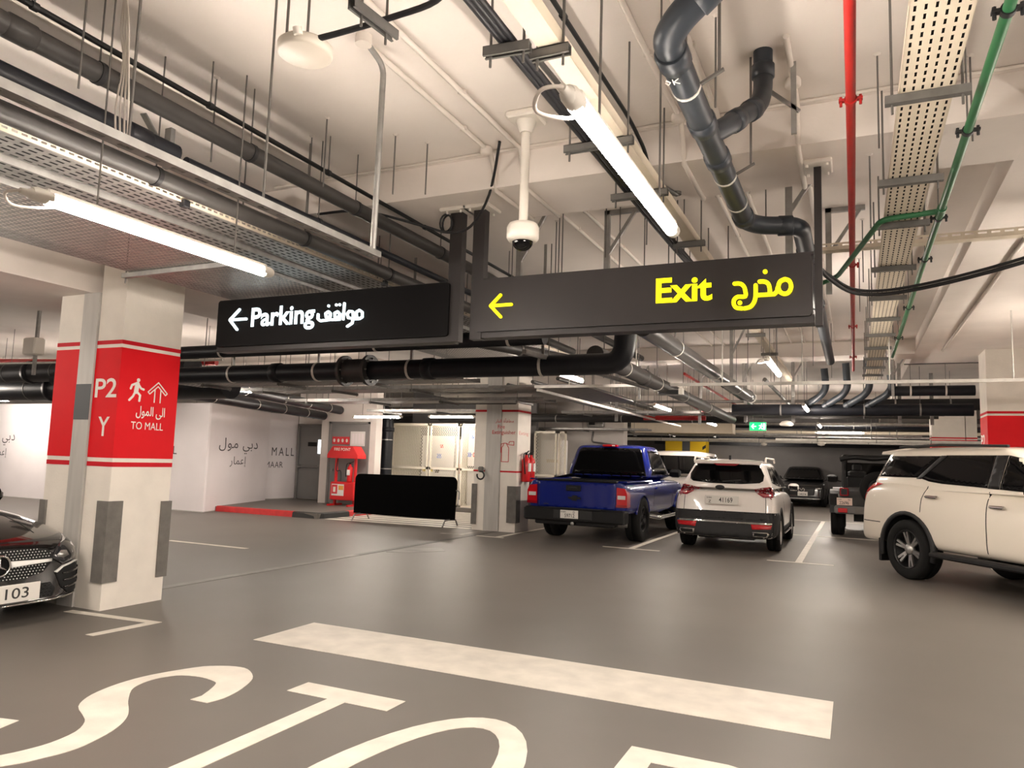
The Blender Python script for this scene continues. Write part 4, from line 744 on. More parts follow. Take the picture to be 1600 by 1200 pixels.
# fire point stand
t = thing('fire_point', 'red fire point stand with hooded roof and equipment', 'fire point', (-12.98, 17.0, .12))
MB().prism([(-.52, 1.32), (.52, 1.32), (.52, 1.42), (.34, 1.66), (-.34, 1.66), (-.52, 1.42)], lambda u, v, q: (u, q, v), -.2, .2).build('hood', 'fire_red', t)
text('lettering', 'FIRE POINT', 'text_white', (-.28, -.202, 1.53), (1, 0, 0), (0, 0, 1), .56, .08, t, off=.01, lift=.004)
for s in (-1, 1): MB().box(s * .33 - .03, s * .33 + .03, -.03, .03, .0, 1.34).build('upright', 'fire_red', t); MB().box(s * .33 - .03, s * .33 + .03, -.3, .3, 0, .05).build('foot', 'fire_red', t)
MB().rbox(-.4, .4, -.15, .15, .16, .66, .015).build('cabinet', 'fire_red', t)
q = MB().box(-.34, .08, -.156, -.148, .28, .6).build('instruction_plate', 'sheet_white', t); MB().box(-.33, -.14, -.159, -.155, .33, .58).build('red_block', 'sign_red', q); MB().box(-.1, .07, -.159, -.155, .44, .56).build('orange_block', 'sign_orange', q)
MB().box(-.28, -.20, -.161, -.158, .38, .52).build('white_icon', 'text_white', q)
def extinguisher(label, loc, s=1.0, rz=0, horn=True):
    t = thing('fire_extinguisher', label, 'extinguisher', loc, rz); MB().lathe([(0, 0), (.075 * s, 0), (.085 * s, .02 * s), (.085 * s, .38 * s), (.07 * s, .44 * s), (.03 * s, .48 * s), (.03 * s, .52 * s), (0, .52 * s)], 20).build('cylinder', 'fire_red', t)
    MB().bar((-.03 * s, 0, .54 * s), (.12 * s, 0, .60 * s), .025 * s, .012 * s).bar((-.02 * s, 0, .52 * s), (.1 * s, 0, .53 * s), .025 * s, .012 * s).box(-.02 * s, .02 * s, -.02 * s, .02 * s, .5 * s, .57 * s).build('valve_handle', 'trim_black', t)
    MB().tube(smooth2([(-.03 * s, 0, .55 * s), (-.12 * s, 0, .52 * s), (-.13 * s, -.02, .35 * s), (-.11 * s, -.04, .15 * s)], 4), .012 * s, 8).build('hose', 'trim_black', t)
    MB().box(-.05 * s, .05 * s, -.088 * s, -.06 * s, .2 * s, .36 * s).build('label_sheet', 'sheet_white', t); return t
extinguisher('small red extinguisher standing on the fire point cabinet', (-12.82, 16.98, .785), .95)
MB().tube(smooth2([(-13.28, 17, 1.42), (-13.26, 16.95, 1.1), (-13.12, 16.95, 1.08), (-13.10, 16.95, .80)], 5), .015, 8).build('hook_hose', 'cable', None, label='black hose hanging beside the extinguisher on the fire point', cat='hose')
extinguisher('red extinguisher hung on the column beside the blue pickup', (-6.49, 14.80, 1.08), 1.12, PI / 2)
extinguisher('darker red extinguisher hung behind the other on the same column', (-6.49, 15.06, 1.08), 1.12, PI / 2)
# black crowd barrier
t = thing('crowd_barrier', 'crowd barrier under a plain black cover on the hatched floor', 'barrier', (-9.52, 14.7, 0)); r = .13
out = arc(1.385 - r, 1.12 - r, r, 0, PI / 2) + arc(-1.385 + r, 1.10 - r, r, PI / 2, PI) + [(-1.39, .17), (-.6, .155), (.4, .15), (1.36, .16)]
MB().prism(out, lambda u, v, q: (u, q, v), -.03, .03).build('cover', 'fabric_black', t)
for x in (-1.2, 1.25):
    MB().tube(bend([(x, -.34, .02), (x, -.24, .16), (x, .24, .16), (x, .34, .02)], .06), .018, 8).build('foot', 'steel', t); MB().cyl((x, 0, .14), (x, 0, .3), .018, 8).build('foot_post', 'steel', t)
MB().tube(bend([(1.37, 0, .82), (1.46, 0, .80), (1.46, 0, .62)], .04), .014, 8).build('hook', 'steel', t)
# wire cages
def mesh_fill(mb, x0, x1, z0, z1, y, p=.062, w=.011):
    for s in (1, -1):
        k = -int((z1 - z0) / p) - 1
        while k * p < (x1 - x0) + (z1 - z0):
            # line x = a + (z - z0) * 2 * s
            pts = []
            a = (x0 + k * p) if s > 0 else (x0 + k * p)
            slope = 1.6
            for z in (z0, z1):
                pass
            za, zb = z0, z1; xa = a; xb = a + (z1 - z0) / slope * s
            # clip in x
            def clip(xa, za, xb, zb):
                if xa == xb: return None
                res = []
                t0, t1 = 0.0, 1.0; dx = xb - xa
                for lim, sg in ((x0, 1), (x1, -1)):
                    tt = (lim - xa) / dx
                    if dx * sg > 0: t0 = max(t0, tt)
                    else: t1 = min(t1, tt)
                if t0 >= t1: return None
                return (xa + dx * t0, za + (zb - za) * t0, xa + dx * t1, za + (zb - za) * t1)
            c = clip(xa, za, xb, zb)
            if c: mb.bar((c[0], y, c[1]), (c[2], y, c[3]), .004, w, (0, 1, 0)) if False else mb.bar((c[0], y, c[1]), (c[2], y, c[3]), w, .004, (0, 1, 0))
            k += 1
    return mb
def cage(label, xs, y, z0, z1, mid, x_ref):
    t = thing('wire_cage', label, 'cage', (x_ref, y, 0)); fr = .05
    for a, b in xs:
        f = MB(); f.box(a, a + fr, -.025, .025, z0, z1).box(b - fr, b, -.025, .025, z0, z1).box(a, b, -.025, .025, z1 - fr * 1.3, z1).box(a, b, -.025, .025, z0, z0 + fr).box(a, b, -.025, .025, mid - fr * .7, mid + fr * .7); d = f.build('door_leaf', 'cage', t)
        mesh_fill(MB(), a + fr, b - fr, z0 + fr, z1 - fr, .0).build('wire_mesh', 'cage', d, kind='stuff')
    return t
t = cage('left cream wire cage with two mesh doors behind the barrier', [(0, 1.30), (1.36, 2.35)], 19.2, .12, 2.56, 1.22, -12.95)
t2 = cage('right cream wire cage beside the second column', [(0, .95)], 19.2, .12, 2.56, 1.22, -10.52)
for tt, w in ((t, 2.35), (t2, .95)): MB().box(0, w, 0, 1.6, 2.53, 2.56).build('roof_panel', 'cage', tt); MB().box(0, .03, 0, 1.6, .1, 2.55).build('side_wall', 'cage', tt)
def board(label, x, y, z, w, h, m='sheet_white', marks=(), dep=.5):
    t = thing('electrical_panel', label, 'electrical panel', (x, y, z)); MB().rbox(0, w, 0, dep, 0, h, .01).build('case', m, t)
    for a, b, c, d_, mm in marks: MB().box(a, b, -.008, .002, c, d_).build('sticker', mm, t)
    return t
board('tall white electrical panel inside the left cage', -12.3, 19.9, .12, 1.15, 2.1, marks=[(.66, .76, 1.72, 1.83, 'sign_red'), (.55, .70, 1.40, 1.54, 'sign_blue'), (.05, .15, .98, 1.08, 'sign_yel'), (.32, .42, .98, 1.08, 'sign_yel'), (.5, .65, .95, 1.06, 'trim_black')])
board('white electrical panel with small notices inside the middle cage', -11.1, 19.9, .12, .52, 2.0, marks=[(.05, .32, .95, 1.25, 'plate_pink'), (.36, .5, 1.0, 1.2, 'plate_pink')])
board('white electrical panel with blue and red stickers in the right cage', -10.45, 19.5, .12, .8, 2.25, marks=[(.1, .2, 2.0, 2.1, 'sign_blue'), (.0, .12, 1.47, 1.6, 'sign_blue'), (.16, .28, 1.47, 1.6, 'sign_red'), (.0, .26, 1.1, 1.2, 'trim_black'), (.45, .5, .9, 1.05, 'trim_black')])
t = cage('wire cage with mesh door behind the pickup, right of the column', [(0, .74), (.79, 1.05)], 21.0, 0, 2.45, 1.1, -8.95)
board('pale electrical panel inside the cage behind the pickup', -8.85, 21.3, 0, .7, 2.2, marks=[(.2, .6, 1.5, 1.6, 'cream_metal')])

for k, (x0, y0, x1, y1, z, r, m, lab) in enumerate((( -1.6, 15.4, -1.6, 25, 3.3, .04, 'galv_dark', 'thin grey pipe running back high over the pale SUV'), (-2.4, 15.4, -2.5, 25, 3.2, .06, 'grey_pipe', 'grey pipe running back high left of the pale SUV'), (-5.6, 15.6, -5.6, 24.3, 3.25, .08, 'clad_pipe', 'clad pipe running back high over the pickup bed'), (-3.2, 15.4, -3.3, 24, 3.45, .03, 'red_pipe', 'thin red pipe high above the pickup cab'), (-12, 22.0, 2, 22.0, 3.0, .06, 'grey_pipe', 'grey pipe crossing high behind the pickup'), (-6.5, 18.2, 1.9, 18.2, 3.1, .035, 'galv', 'thin steel pipe crossing high over the bays'), (-6.5, 19.6, 1.9, 19.6, 2.9, .045, 'galv_dark', 'dark steel pipe crossing over the off-roader'), (-6.8, 26.8, 6, 26.8, 3.05, .05, 'galv', 'steel pipe crossing near the far column'), (-6.8, 30.6, 6, 30.6, 2.95, .06, 'cream_metal', 'cream pipe crossing near the back wall'))):
    n_ = 4; L_ = math.hypot(x1 - x0, y1 - y0)
    pipe('service_pipe', lab, m, [(x0, y0, z), (x1, y1, z)], r, [L_ * (q + .5) / n_ for q in range(n_)], 'galv')
for k, (x, y) in enumerate(((-1.1, 15.9), (-2.1, 16.1), (-3.0, 16.2), (.7, 16.0), (-4.4, 16.3))):
    lbracket(['bracket above the left lamp over the pale SUV', 'bracket above the shiny pipe end', 'bracket above the pickup nose', 'bracket beside the red pipe end', 'bracket above the pickup cab'][k], x, y, 3.0)
t = thing('loudspeaker', 'round pale speaker hanging far back right of the green exit box', 'speaker', (-1.75, 22.5, 2.75)); MB().lathe([(0, 0), (.16, .01), (.2, .06), (.12, .14), (0, .16)], 20).build('shell', 'dome_white', t); MB().cyl((0, 0, .15), (0, 0, CEIL - 2.75), .008, 6).build('hanger_rod', 'rod', t)
for k, (x, y) in enumerate(((-3.3, 31.45), (-.9, 24.2))):
    t = thing('dome_camera', ['small dome camera on the pale pipe near the back wall', 'small unit on the pale pipe above the black SUV'][k], 'camera', (x, y, 2.42 if k == 0 else 2.25)); MB().lathe([(0, 0), (.09, .02), (.12, .07), (.12, .1), (0, .13)], 18).build('dome', 'dome_white', t)
# ------------------------------------------------------------------ vehicles
def eval_mesh(o):
    dg = bpy.context.evaluated_depsgraph_get(); dg.update(); return bpy.data.meshes.new_from_object(o.evaluated_get(dg))
def loft(stations, sec, m, cuts=(), sub=2, wellm='well'):
    """stations: (y, half width, z bottom, z top, lean); sec: half section (u, v) from bottom centre to top centre"""
    ring = list(sec) + [(-u, v) for u, v in reversed(sec[1:-1])]; n = len(ring); mb = MB(); V = []
    for y, hw, zb, zt, ln in stations:
        for u, v in ring: V.append((u * hw, y + ln * min(max(v, 0), 1), zb + (zt - zb) * v))
    F = []
    for i in range(len(stations) - 1):
        for j in range(n): k = (j + 1) % n; F.append((i * n + j, i * n + k, (i + 1) * n + k, (i + 1) * n + j))
    F.append(tuple(range(n))); F.append(tuple(range(len(stations) * n - 1, (len(stations) - 1) * n - 1, -1)))
    mb.add(V, F, True); me = mb.mesh('body', m); o = bpy.data.objects.new('tmp_body', me); COL.objects.link(o)
    s = o.modifiers.new('s', 'SUBSURF'); s.levels = sub; s.render_levels = sub
    tmp = []
    for c in cuts:
        if c[0] == 'cyl': q = MB().tube([c[1], c[2]], c[3], 28).mesh('c', wellm)
        else: q = MB().box(*c[1]).mesh('c', wellm)
        co = bpy.data.objects.new('tmp_cut', q); COL.objects.link(co); tmp.append(co)
        bo = o.modifiers.new('b', 'BOOLEAN'); bo.operation = 'DIFFERENCE'; bo.object = co; bo.solver = 'EXACT'; bo.material_mode = 'TRANSFER'
    r = eval_mesh(o)
    for q in tmp: bpy.data.objects.remove(q)
    bpy.data.objects.remove(o); return r
def cabin_mesh(yb0, yb1, yt0, yt1, zb, zt, wb, wt, m, crown=.04, rc=.14, sub=1):
    def ring(t, inset=0, z=None, yi=0):
        y0 = yb0 + (yt0 - yb0) * t + yi; y1 = yb1 + (yt1 - yb1) * t - yi; w = wb + (wt - wb) * t - inset; r = rc
        p = arc(w - r, y1 - r, r, 0, PI / 2, 3) + arc(-w + r, y1 - r, r, PI / 2, PI, 3) + arc(-w + r, y0 + r, r, PI, 1.5 * PI, 3) + arc(w - r, y0 + r, r, 1.5 * PI, 2 * PI, 3)
        return [(a, b, z if z is not None else zb + (zt - zb) * t) for a, b in p]
    R = [ring(0), ring(.3), ring(.6), ring(.82), ring(.93, .004), ring(1, .03, zt - .008, .03), ring(1, .09, zt + crown * .25, .12), ring(1, wt * .5, zt + crown, .5)]
    n = len(R[0]); mb = MB(); F = []
    for i in range(len(R) - 1):
        for j in range(n): k = (j + 1) % n; F.append((i * n + j, i * n + k, (i + 1) * n + k, (i + 1) * n + j))
    F.append(tuple(range(n - 1, -1, -1))); F.append(tuple(range((len(R) - 1) * n, len(R) * n)))
    mb.add([p for r_ in R for p in r_], F, True); me = mb.mesh('cabin', m)
    if not sub: return me
    o = bpy.data.objects.new('tmp', me); COL.objects.link(o); s = o.modifiers.new('s', 'SUBSURF'); s.levels = sub; s.render_levels = sub; r = eval_mesh(o); bpy.data.objects.remove(o); return r
def bvh_of(*meshes):
    v = []; f = []
    for me in meshes:
        o = len(v); v += [p.co.copy() for p in me.vertices]; f += [tuple(i + o for i in p.vertices) for p in me.polygons]
    return BVHTree.FromPolygons(v, f)
AX = {'rear': (lambda u, v: Vector((u, -20, v)), Vector((0, 1, 0))), 'front': (lambda u, v: Vector((u, 20, v)), Vector((0, -1, 0))),
      'right': (lambda u, v: Vector((20, u, v)), Vector((-1, 0, 0))), 'left': (lambda u, v: Vector((-20, u, v)), Vector((1, 0, 0))), 'top': (lambda u, v: Vector((u, v, 20)), Vector((0, 0, -1)))}
def patch(name, bvh, outline, axis, m, par, off=.006, th=.02, res=.09, **kw):
    """panel that follows the body surface, cut to an outline seen along one axis"""
    fn, d = AX[axis]; bm = bmesh.new(); bm.faces.new([bm.verts.new((u, v, 0)) for u, v in outline]); bmesh.ops.triangulate(bm, faces=bm.faces)
    for _ in range(5):
        E = [e for e in bm.edges if e.calc_length() > res]
        if not E: break
        bmesh.ops.subdivide_edges(bm, edges=E, cuts=1); bmesh.ops.triangulate(bm, faces=bm.faces)
    bm.verts.index_update(); P = []
    for v in bm.verts:
        o = fn(v.co.x, v.co.y); h = bvh.ray_cast(o, d)[0]
        if h is None: h = bvh.find_nearest(o + d * (20 - (2.2 if axis in ('rear', 'front') else .9)))[0]
        P.append(h)
    n = len(P); V = [p - d * off for p in P] + [p + d * th for p in P]; F = []
    for f in bm.faces: q = [v.index for v in f.verts]; F.append(tuple(q)); F.append(tuple(i + n for i in reversed(q)))
    for e in bm.edges:
        if len(e.link_faces) == 1: a, b = e.verts[0].index, e.verts[1].index; F.append((a, b, b + n, a + n))
    bm.free(); mb = MB(); mb.add(V, F, False)
    for i in range(len(mb.sm)): mb.sm[i] = len(mb.f[i]) == 3
    return mb.build(name, m, par, **kw)
def mir(pts): return [(-u, v) for u, v in reversed(pts)]
def wheel(par, x, y, r, w, rim_r, style, rim_m, side):
    RX = Matrix.Rotation(PI / 2 * side, 4, 'Y'); h = w / 2
    mb = MB(); mb.lathe([(rim_r, -h + .02), (rim_r + .01, -h), (r * .86, -h - .006), (r * .955, -h + .006), (r, -h + .035), (r, -.012), (r - .008, -.008), (r - .008, .008), (r, .012), (r, h - .035), (r * .955, h - .006), (r * .86, h + .006), (rim_r + .01, h), (rim_r, h - .02)], 40, RX, True)
    t = mb.build('wheel', 'tyre', par); t.location = (x, y, r)
    q = MB(); q.lathe([(rim_r + .002, h - .015), (rim_r - .012, h - .004), (rim_r - .025, h - .03), (rim_r - .03, -h + .05), (0, -h + .06)], 36, RX); rim = q.build('rim', rim_m if style != 'six' else 'rim_black', t)
    sp = MB(); zf = h - .035
    def spoke(a0, a1, r0, r1, w0, w1, z0, z1):
        A = Vector((math.cos(a0), math.sin(a0), 0)); B = Vector((math.cos(a1), math.sin(a1), 0)); p0 = A * r0; p1 = B * r1; d = (p1 - p0).normalized(); nn = Vector((-d.y, d.x, 0)); vs = []
        for p, ww, zz in ((p0, w0, z0), (p1, w1, z1)):
            for s, dz in ((-1, 0), (1, 0), (1, -.03), (-1, -.03)): vs.append(RX @ (p + nn * s * ww / 2 + Vector((0, 0, zz + dz))))
        sp.add(vs, [(0, 1, 5, 4), (1, 2, 6, 5), (2, 3, 7, 6), (3, 0, 4, 7), (0, 3, 2, 1), (4, 5, 6, 7)])
    N = {'six': 6, 'five': 5, 'ten': 10, 'eight': 8}[style]
    for k in range(N):
        a = 2 * PI * k / N + .2
        if style == 'six': spoke(a - .10, a - .13, .04, rim_r - .015, .035, .032, zf - .02, zf); spoke(a + .10, a + .13, .04, rim_r - .015, .035, .032, zf - .02, zf)
        elif style == 'five': spoke(a - .16, a - .10, .04, rim_r - .015, .05, .03, zf - .01, zf); spoke(a + .16, a + .10, .04, rim_r - .015, .05, .03, zf - .01, zf)
        else: spoke(a, a, .04, rim_r - .015, .05, .045, zf - .01, zf)
    sp.build('spokes', rim_m, t)
    hb = MB(); hb.lathe([(0, zf + .012), (.05, zf + .008), (.075, zf - .01), (.08, zf - .05)], 20, RX); hb.build('hub_cap', rim_m, t)
    bk = MB(); bk.lathe([(0, -.01), (rim_r - .03, -.01)], 30, RX); bk.build('brake_disc', 'trim_black', t)
    return t
def arch(par, x, y, zc, r, w, m, a0=-.25, a1=PI + .25, side=1, t=.05):
    """flare round a wheel opening"""
    mb = MB(); n = 20; V = []; F = []
    for i in range(n + 1):
        a = a0 + (a1 - a0) * i / n; c, s = math.cos(a), math.sin(a)
        for rr, xx in ((r, x - side * .03), (r, x + side * w), (r + t, x + side * w * .8), (r + t + .01, x - side * .03)): V.append((xx, y + rr * c, zc + rr * s))
    for i in range(n):
        for k in range(4): F.append((i * 4 + k, i * 4 + (k + 1) % 4, i * 4 + 4 + (k + 1) % 4, i * 4 + 4 + k))
    F += [(0, 1, 2, 3), tuple(range(n * 4 + 3, n * 4 - 1, -1))]; mb.add(V, F, True); return mb.build('wheel_arch', m, par)
def plate(par, x, y, z, w, h, lines, m='plate', face=-1, rx=0.0):
    """number plate facing local -y (face=-1) or +y"""
    p = MB().rbox(-w / 2, w / 2, -.006, .006, 0, h, .004).build('number_plate', m, par); p.location = (x, y, z); p.rotation_euler = (rx, 0, 0 if face < 0 else PI)
    for body, lx, lz, lw, lh in lines: text('plate_lettering', body, 'plate_ink', (lx, -.007, lz), (1, 0, 0), (0, 0, 1), lw, lh, p, off=.006, lift=.002)
    return p
def mirror_part(par, x, y, z, side, m, sz=1.0):
    o = MB().rbox(min(x, x + side * .20 * sz), max(x, x + side * .20 * sz), y - .06 * sz, y + .07 * sz, z, z + .15 * sz, .045).build('mirror', m, par); MB().bar((x - side * .08, y, z + .03), (x + side * .04, y, z + .05), .05, .04).build('mirror_arm', 'trim_black', o)
    MB().rbox(min(x + side * .02, x + side * .18 * sz), max(x + side * .02, x + side * .18 * sz), y - .064 * sz, y - .058 * sz, z + .02, z + .095 * sz, .002).build('mirror_glass', 'glass_dark', o); return o
SEC = [(0, 0), (.72, 0), (.92, .02), (.985, .10), (.985, .30), (1.0, .52), (1.0, .70), (.975, .88), (.93, .985), (.80, 1.0), (.4, 1.0), (0, 1.0)]
SEC2 = [(0, 0), (.72, 0), (.93, .02), (.985, .12), (.99, .32), (1.0, .55), (.985, .80), (.93, .95), (.84, .995), (.5, 1.0), (0, 1.0)]
def add_car(name, label, cat, loc, rz, body, cabin):
    t = thing(name, label, cat, loc, rz); link('body', body, t)
    if cabin: link('cabin', cabin, t)
    return t
def smooth_by_angle(me):
    me.polygons.foreach_set('use_smooth', [True] * len(me.polygons))
    try: me.set_sharp_from_angle(angle=math.radians(32))
    except Exception: pass
    return me
# ---- blue pickup
st = [(-2.80, .93, .60, 1.17, 0), (-2.79, .985, .57, 1.185, 0), (-2.74, 1.0, .56, 1.19, 0), (-2.55, 1.012, .55, 1.19, 0), (-1.9, 1.02, .54, 1.19, 0), (-1.2, 1.02, .54, 1.19, 0), (-.7, 1.01, .50, 1.19, 0), (-.3, 1.01, .48, 1.20, 0), (.4, 1.01, .48, 1.21, 0), (.95, 1.01, .50, 1.20, 0), (1.3, 1.0, .52, 1.19, 0), (1.9, .99, .52, 1.17, 0), (2.45, .96, .52, 1.10, 0), (2.72, .88, .55, 1.02, 0), (2.78, .78, .60, .96, 0)]
RA, FA = -1.58, 1.80; WR = .445
bed = ('box', (-.80, .80, -2.70, -.84, .80, 1.6))
body = smooth_by_angle(loft(st, SEC, 'car_blue', [('cyl', (s * .62, y, .42), (s * 1.4, y, .42), .50) for s in (-1, 1) for y in (RA, FA)] + [bed]))
cab = smooth_by_angle(cabin_mesh(-.84, 1.15, -.62, .45, 1.15, 1.925, 1.0, .775, 'car_blue', .035, .10))
T = add_car('pickup_truck', 'blue pickup truck parked tail first beside the column', 'car', (-4.86, 16.32, 0), 0, body, cab); B = bvh_of(body, cab)
for s in (-1, 1):
    for y in (RA, FA): wheel(T, s * .87, y, WR, .29, .25, 'eight', 'rim_black', s); arch(T, s * 1.0, y, .43, .485, .012, 'car_blue', .26, PI - .26, side=s, t=.03)
patch('rear_window', B, [(-.86, 1.215), (.86, 1.215), (.70, 1.83), (.64, 1.875), (-.64, 1.875), (-.70, 1.83)], 'rear', 'glass_dark', T)
for ax, sg in (('right', 1), ('left', -1)):
    patch('side_window', B, [(-.66, 1.26), (.86, 1.26), (.42, 1.82), (-.52, 1.84)], ax, 'glass_dark', T)
    patch('door_line', B, [(-.74, .55), (-.728, .55), (-.728, 1.2), (-.74, 1.2)], ax, 'well', T, .002); patch('door_line', B, [(1.0, .62), (1.012, .62), (1.012, 1.2), (1.0, 1.2)], ax, 'well', T, .002)
    MB().rbox(min(sg * 1.0, sg * 1.035), max(sg * 1.0, sg * 1.035), -.6, -.42, 1.02, 1.06, .01).build('door_handle', 'car_blue', T)
patch('windshield', B, [(-.72, 1.28), (.72, 1.28), (.6, 1.84), (-.6, 1.84)], 'front', 'glass_dark', T)
patch('tailgate', B, [(-.79, .665), (.79, .665), (.79, 1.15), (-.79, 1.15)], 'rear', 'car_blue', T, .016, .03)
MB().rbox(-.82, .82, -2.83, -2.69, 1.165, 1.205, .015).build('tailgate_cap', 'trim_black', T); 
for s in (-1, 1): MB().rbox(min(s * .80, s * 1.0), max(s * .80, s * 1.0), -2.76, -.86, 1.18, 1.205, .012).build('bed_rail', 'car_blue', T)
hd = MB().rbox(-.20, .10, -2.845, -2.80, .985, 1.10, .012).build('tailgate_handle', 'trim_black', T); MB().rbox(-.14, .04, -2.856, -2.84, 1.03, 1.065, .008).build('pull', 'trim_grey', hd)
MB().prism([(-.16, .875), (-.07, .875), (-.07, .905), (.03, .905), (.03, .875), (.09, .875), (.11, .835), (.02, .835), (.02, .805), (-.08, .805), (-.08, .835), (-.14, .835)], lambda u, v, q: (u, -2.818 - q, v), 0, .018).build('emblem', 'trim_black', T)
MB().box(-.66, -.56, -2.82, -2.814, .715, .73).build('badge', 'trim_grey', T)
for s in (-1, 1):
    pl = [(s * .81, .72), (s * 1.012, .72), (s * 1.012, .97), (s * .97, 1.07), (s * .81, 1.09)]
    L = MB().prism(pl, lambda u, v, q: (u, q, v), -2.82, -2.60).build('tail_lamp', 'lamp_red', T); MB().box(min(s * .83, s * .98), max(s * .83, s * .98), -2.828, -2.81, .87, .94).build('reverse_lamp', 'lamp_clear', L); MB().box(min(s * .80, s * 1.012), max(s * .80, s * 1.012), -2.826, -2.81, .72, .77).build('lamp_base', 'lamp_darkred', L)
bp = MB(); bp.rbox(-1.02, 1.02, -2.98, -2.70, .41, .665, .03); bp.rbox(-.8, .8, -2.92, -2.66, .34, .43, .02); bp.build('rear_bumper', 'trim_black', T); MB().rbox(-.40, .40, -2.99, -2.90, .45, .645, .02).build('plate_recess', 'trim_grey', T)
MB().box(-.55, .55, -2.99, -2.72, .655, .668).build('step_pad', 'trim_grey', T)
plate(T, -.06, -3.0, .475, .36, .155, [('59712', -.09, .02, .2, .07), ('D', .08, .1, .035, .04), ('DUBAI', -.165, .11, .1, .025)])
MB().box(-.5, .5, -2.75, -2.62, .34, .46).box(-.05, .05, -2.92, -2.7, .36, .42).build('tow_beam', 'trim_black', T); h_ = MB(); h_.lathe([(0, .09), (.025, .08), (.03, .06), (.02, .03), (.035, .01), (.035, -.04), (0, -.04)], 14, Matrix.Translation((-.02, -2.93, .38))); h_.build('tow_ball', 'steel', T)
MB().tube([(.45, -2.72, .38), (.95, -2.55, .38)], .045, 12).build('exhaust_pipe', 'galv_dark', T)
for s in (-1, 1): MB().tube(bend([(s * .9, -.75, .46), (s * 1.06, -.6, .42), (s * 1.06, 1.1, .42), (s * .9, 1.25, .46)], .1), .045, 12).build('side_step', 'chrome', T); mirror_part(T, s * 1.0, .72, 1.26, s, 'trim_black', 1.25)
b3 = MB().rbox(-.17, .17, -.70, -.58, 1.90, 1.945, .01).build('brake_lamp', 'lamp_red', T); MB().rbox(.05, .12, -.706, -.69, 1.91, 1.936, .005).build('cargo_lamp', 'lamp_clear', b3)
# ---- pale crossover
st = [(-2.24, .70, .36, .98, .14), (-2.235, .82, .30, 1.02, .16), (-2.20, .885, .27, 1.06, .15), (-2.08, .912, .26, 1.10, .11), (-1.8, .925, .25, 1.12, .03), (-1.2, .925, .24, 1.12, 0), (-.4, .92, .24, 1.10, 0), (.5, .92, .24, 1.07, 0), (1.1, .92, .25, 1.05, 0), (1.6, .90, .27, 1.0, 0), (2.0, .84, .30, .92, 0), (2.24, .70, .36, .82, 0)]
RA, FA = -1.32, 1.34; WR = .345
body = smooth_by_angle(loft(st, SEC2, 'car_white', [('cyl', (s * .60, y, .36), (s * 1.3, y, .36), .42) for s in (-1, 1) for y in (RA, FA)]))
cab = smooth_by_angle(cabin_mesh(-2.06, 1.20, -1.68, .25, 1.06, 1.66, .895, .62, 'car_white', .04, .16))
T = add_car('crossover_suv', 'pale white crossover seen from behind, right of the pickup', 'car', (-2.18, 16.2, 0), 0, body, cab); B = bvh_of(body, cab)
for s in (-1, 1):
    for y in (RA, FA): wheel(T, s * .80, y, WR, .235, .23, 'ten', 'rim_silver', s); arch(T, s * .905, y, .36, .40, .03, 'trim_grey', side=s, t=.05)
sp = MB(); sp.prism([(-1.86, 1.60), (-1.84, 1.655), (-1.45, 1.675), (-1.45, 1.62)], lambda u, v, q: (q, u, v), -.60, .60); sp.build('spoiler', 'car_white', T)
b3 = MB().prism([(-.24, 1.605), (.24, 1.605), (.17, 1.565), (-.17, 1.565)], lambda u, v, q: (u, q, v), -1.87, -1.80).build('brake_lamp', 'lamp_darkred', T)
W1 = [(-.66, 1.30), (-.60, 1.26), (-.3, 1.235), (0, 1.23), (.3, 1.235), (.60, 1.26), (.66, 1.30), (.67, 1.40), (.585, 1.575), (.55, 1.59), (-.55, 1.59), (-.585, 1.575), (-.67, 1.40)]
patch('rear_window', B, W1, 'rear', 'glass_dark', T)
MB().bar((-.05, -1.99, 1.27), (.28, -1.965, 1.31), .012, .02).build('rear_wiper', 'trim_black', T)
for s in (-1, 1):
    pl = [(.47, 1.135), (.64, 1.18), (.90, 1.215), (.91, 1.10), (.87, 1.01), (.68, 1.01)]
    pl = [(s * u, v) for u, v in (pl if s > 0 else list(reversed(pl)))]
    L = patch('tail_lamp', B, pl, 'rear', 'lamp_darkred', T, .022, .05, .05)
    sl = [(-2.06, 1.02), (-1.90, 1.07), (-1.70, 1.16), (-1.92, 1.20), (-2.06, 1.20)]; patch('tail_lamp_side', B, sl, 'right' if s > 0 else 'left', 'lamp_darkred', T, .012, .03)
patch('chrome_strip', B, [(-.62, 1.085), (.62, 1.085), (.60, 1.11), (-.60, 1.11)], 'rear', 'stud', T, .014, .03)
patch('tailgate_line', B, [(-.735, .70), (-.725, .70), (-.715, 1.06), (-.725, 1.06)], 'rear', 'well', T, .002); patch('tailgate_line', B, [(.725, .70), (.735, .70), (.725, 1.06), (.715, 1.06)], 'rear', 'well', T, .002)
e = MB(); e.lathe([(0, .012), (.07, .01), (.085, 0)], 24, Matrix.Translation((-.08, -2.10, 1.165)) @ Matrix.Rotation(PI / 2, 4, 'X') @ Matrix.Diagonal((1, .5, 1, 1))); e.build('emblem', 'trim_grey', T)
plate(T, -.03, -2.205, .86, .60, .155, [('41169', -.05, .035, .24, .09), ('Z', -.24, .02, .05, .05), ('DUBAI', -.27, .1, .09, .03)])
patch('lower_bumper', B, [(-.94, .28), (.94, .28), (.94, .74), (.80, .66), (.66, .60), (-.66, .60), (-.80, .66), (-.94, .74)], 'rear', 'trim_grey', T, .02, .03)
for ax in ('right', 'left'): patch('side_cladding', B, [(-2.25, .28), (-1.76, .28), (-1.76, .44), (-1.70, .60), (-1.8, .74), (-2.25, .74)], ax, 'trim_grey', T, .012, .03); patch('sill_cladding', B, [(-.88, .25), (.9, .25), (.9, .42), (-.88, .42)], ax, 'trim_grey', T, .012, .03)
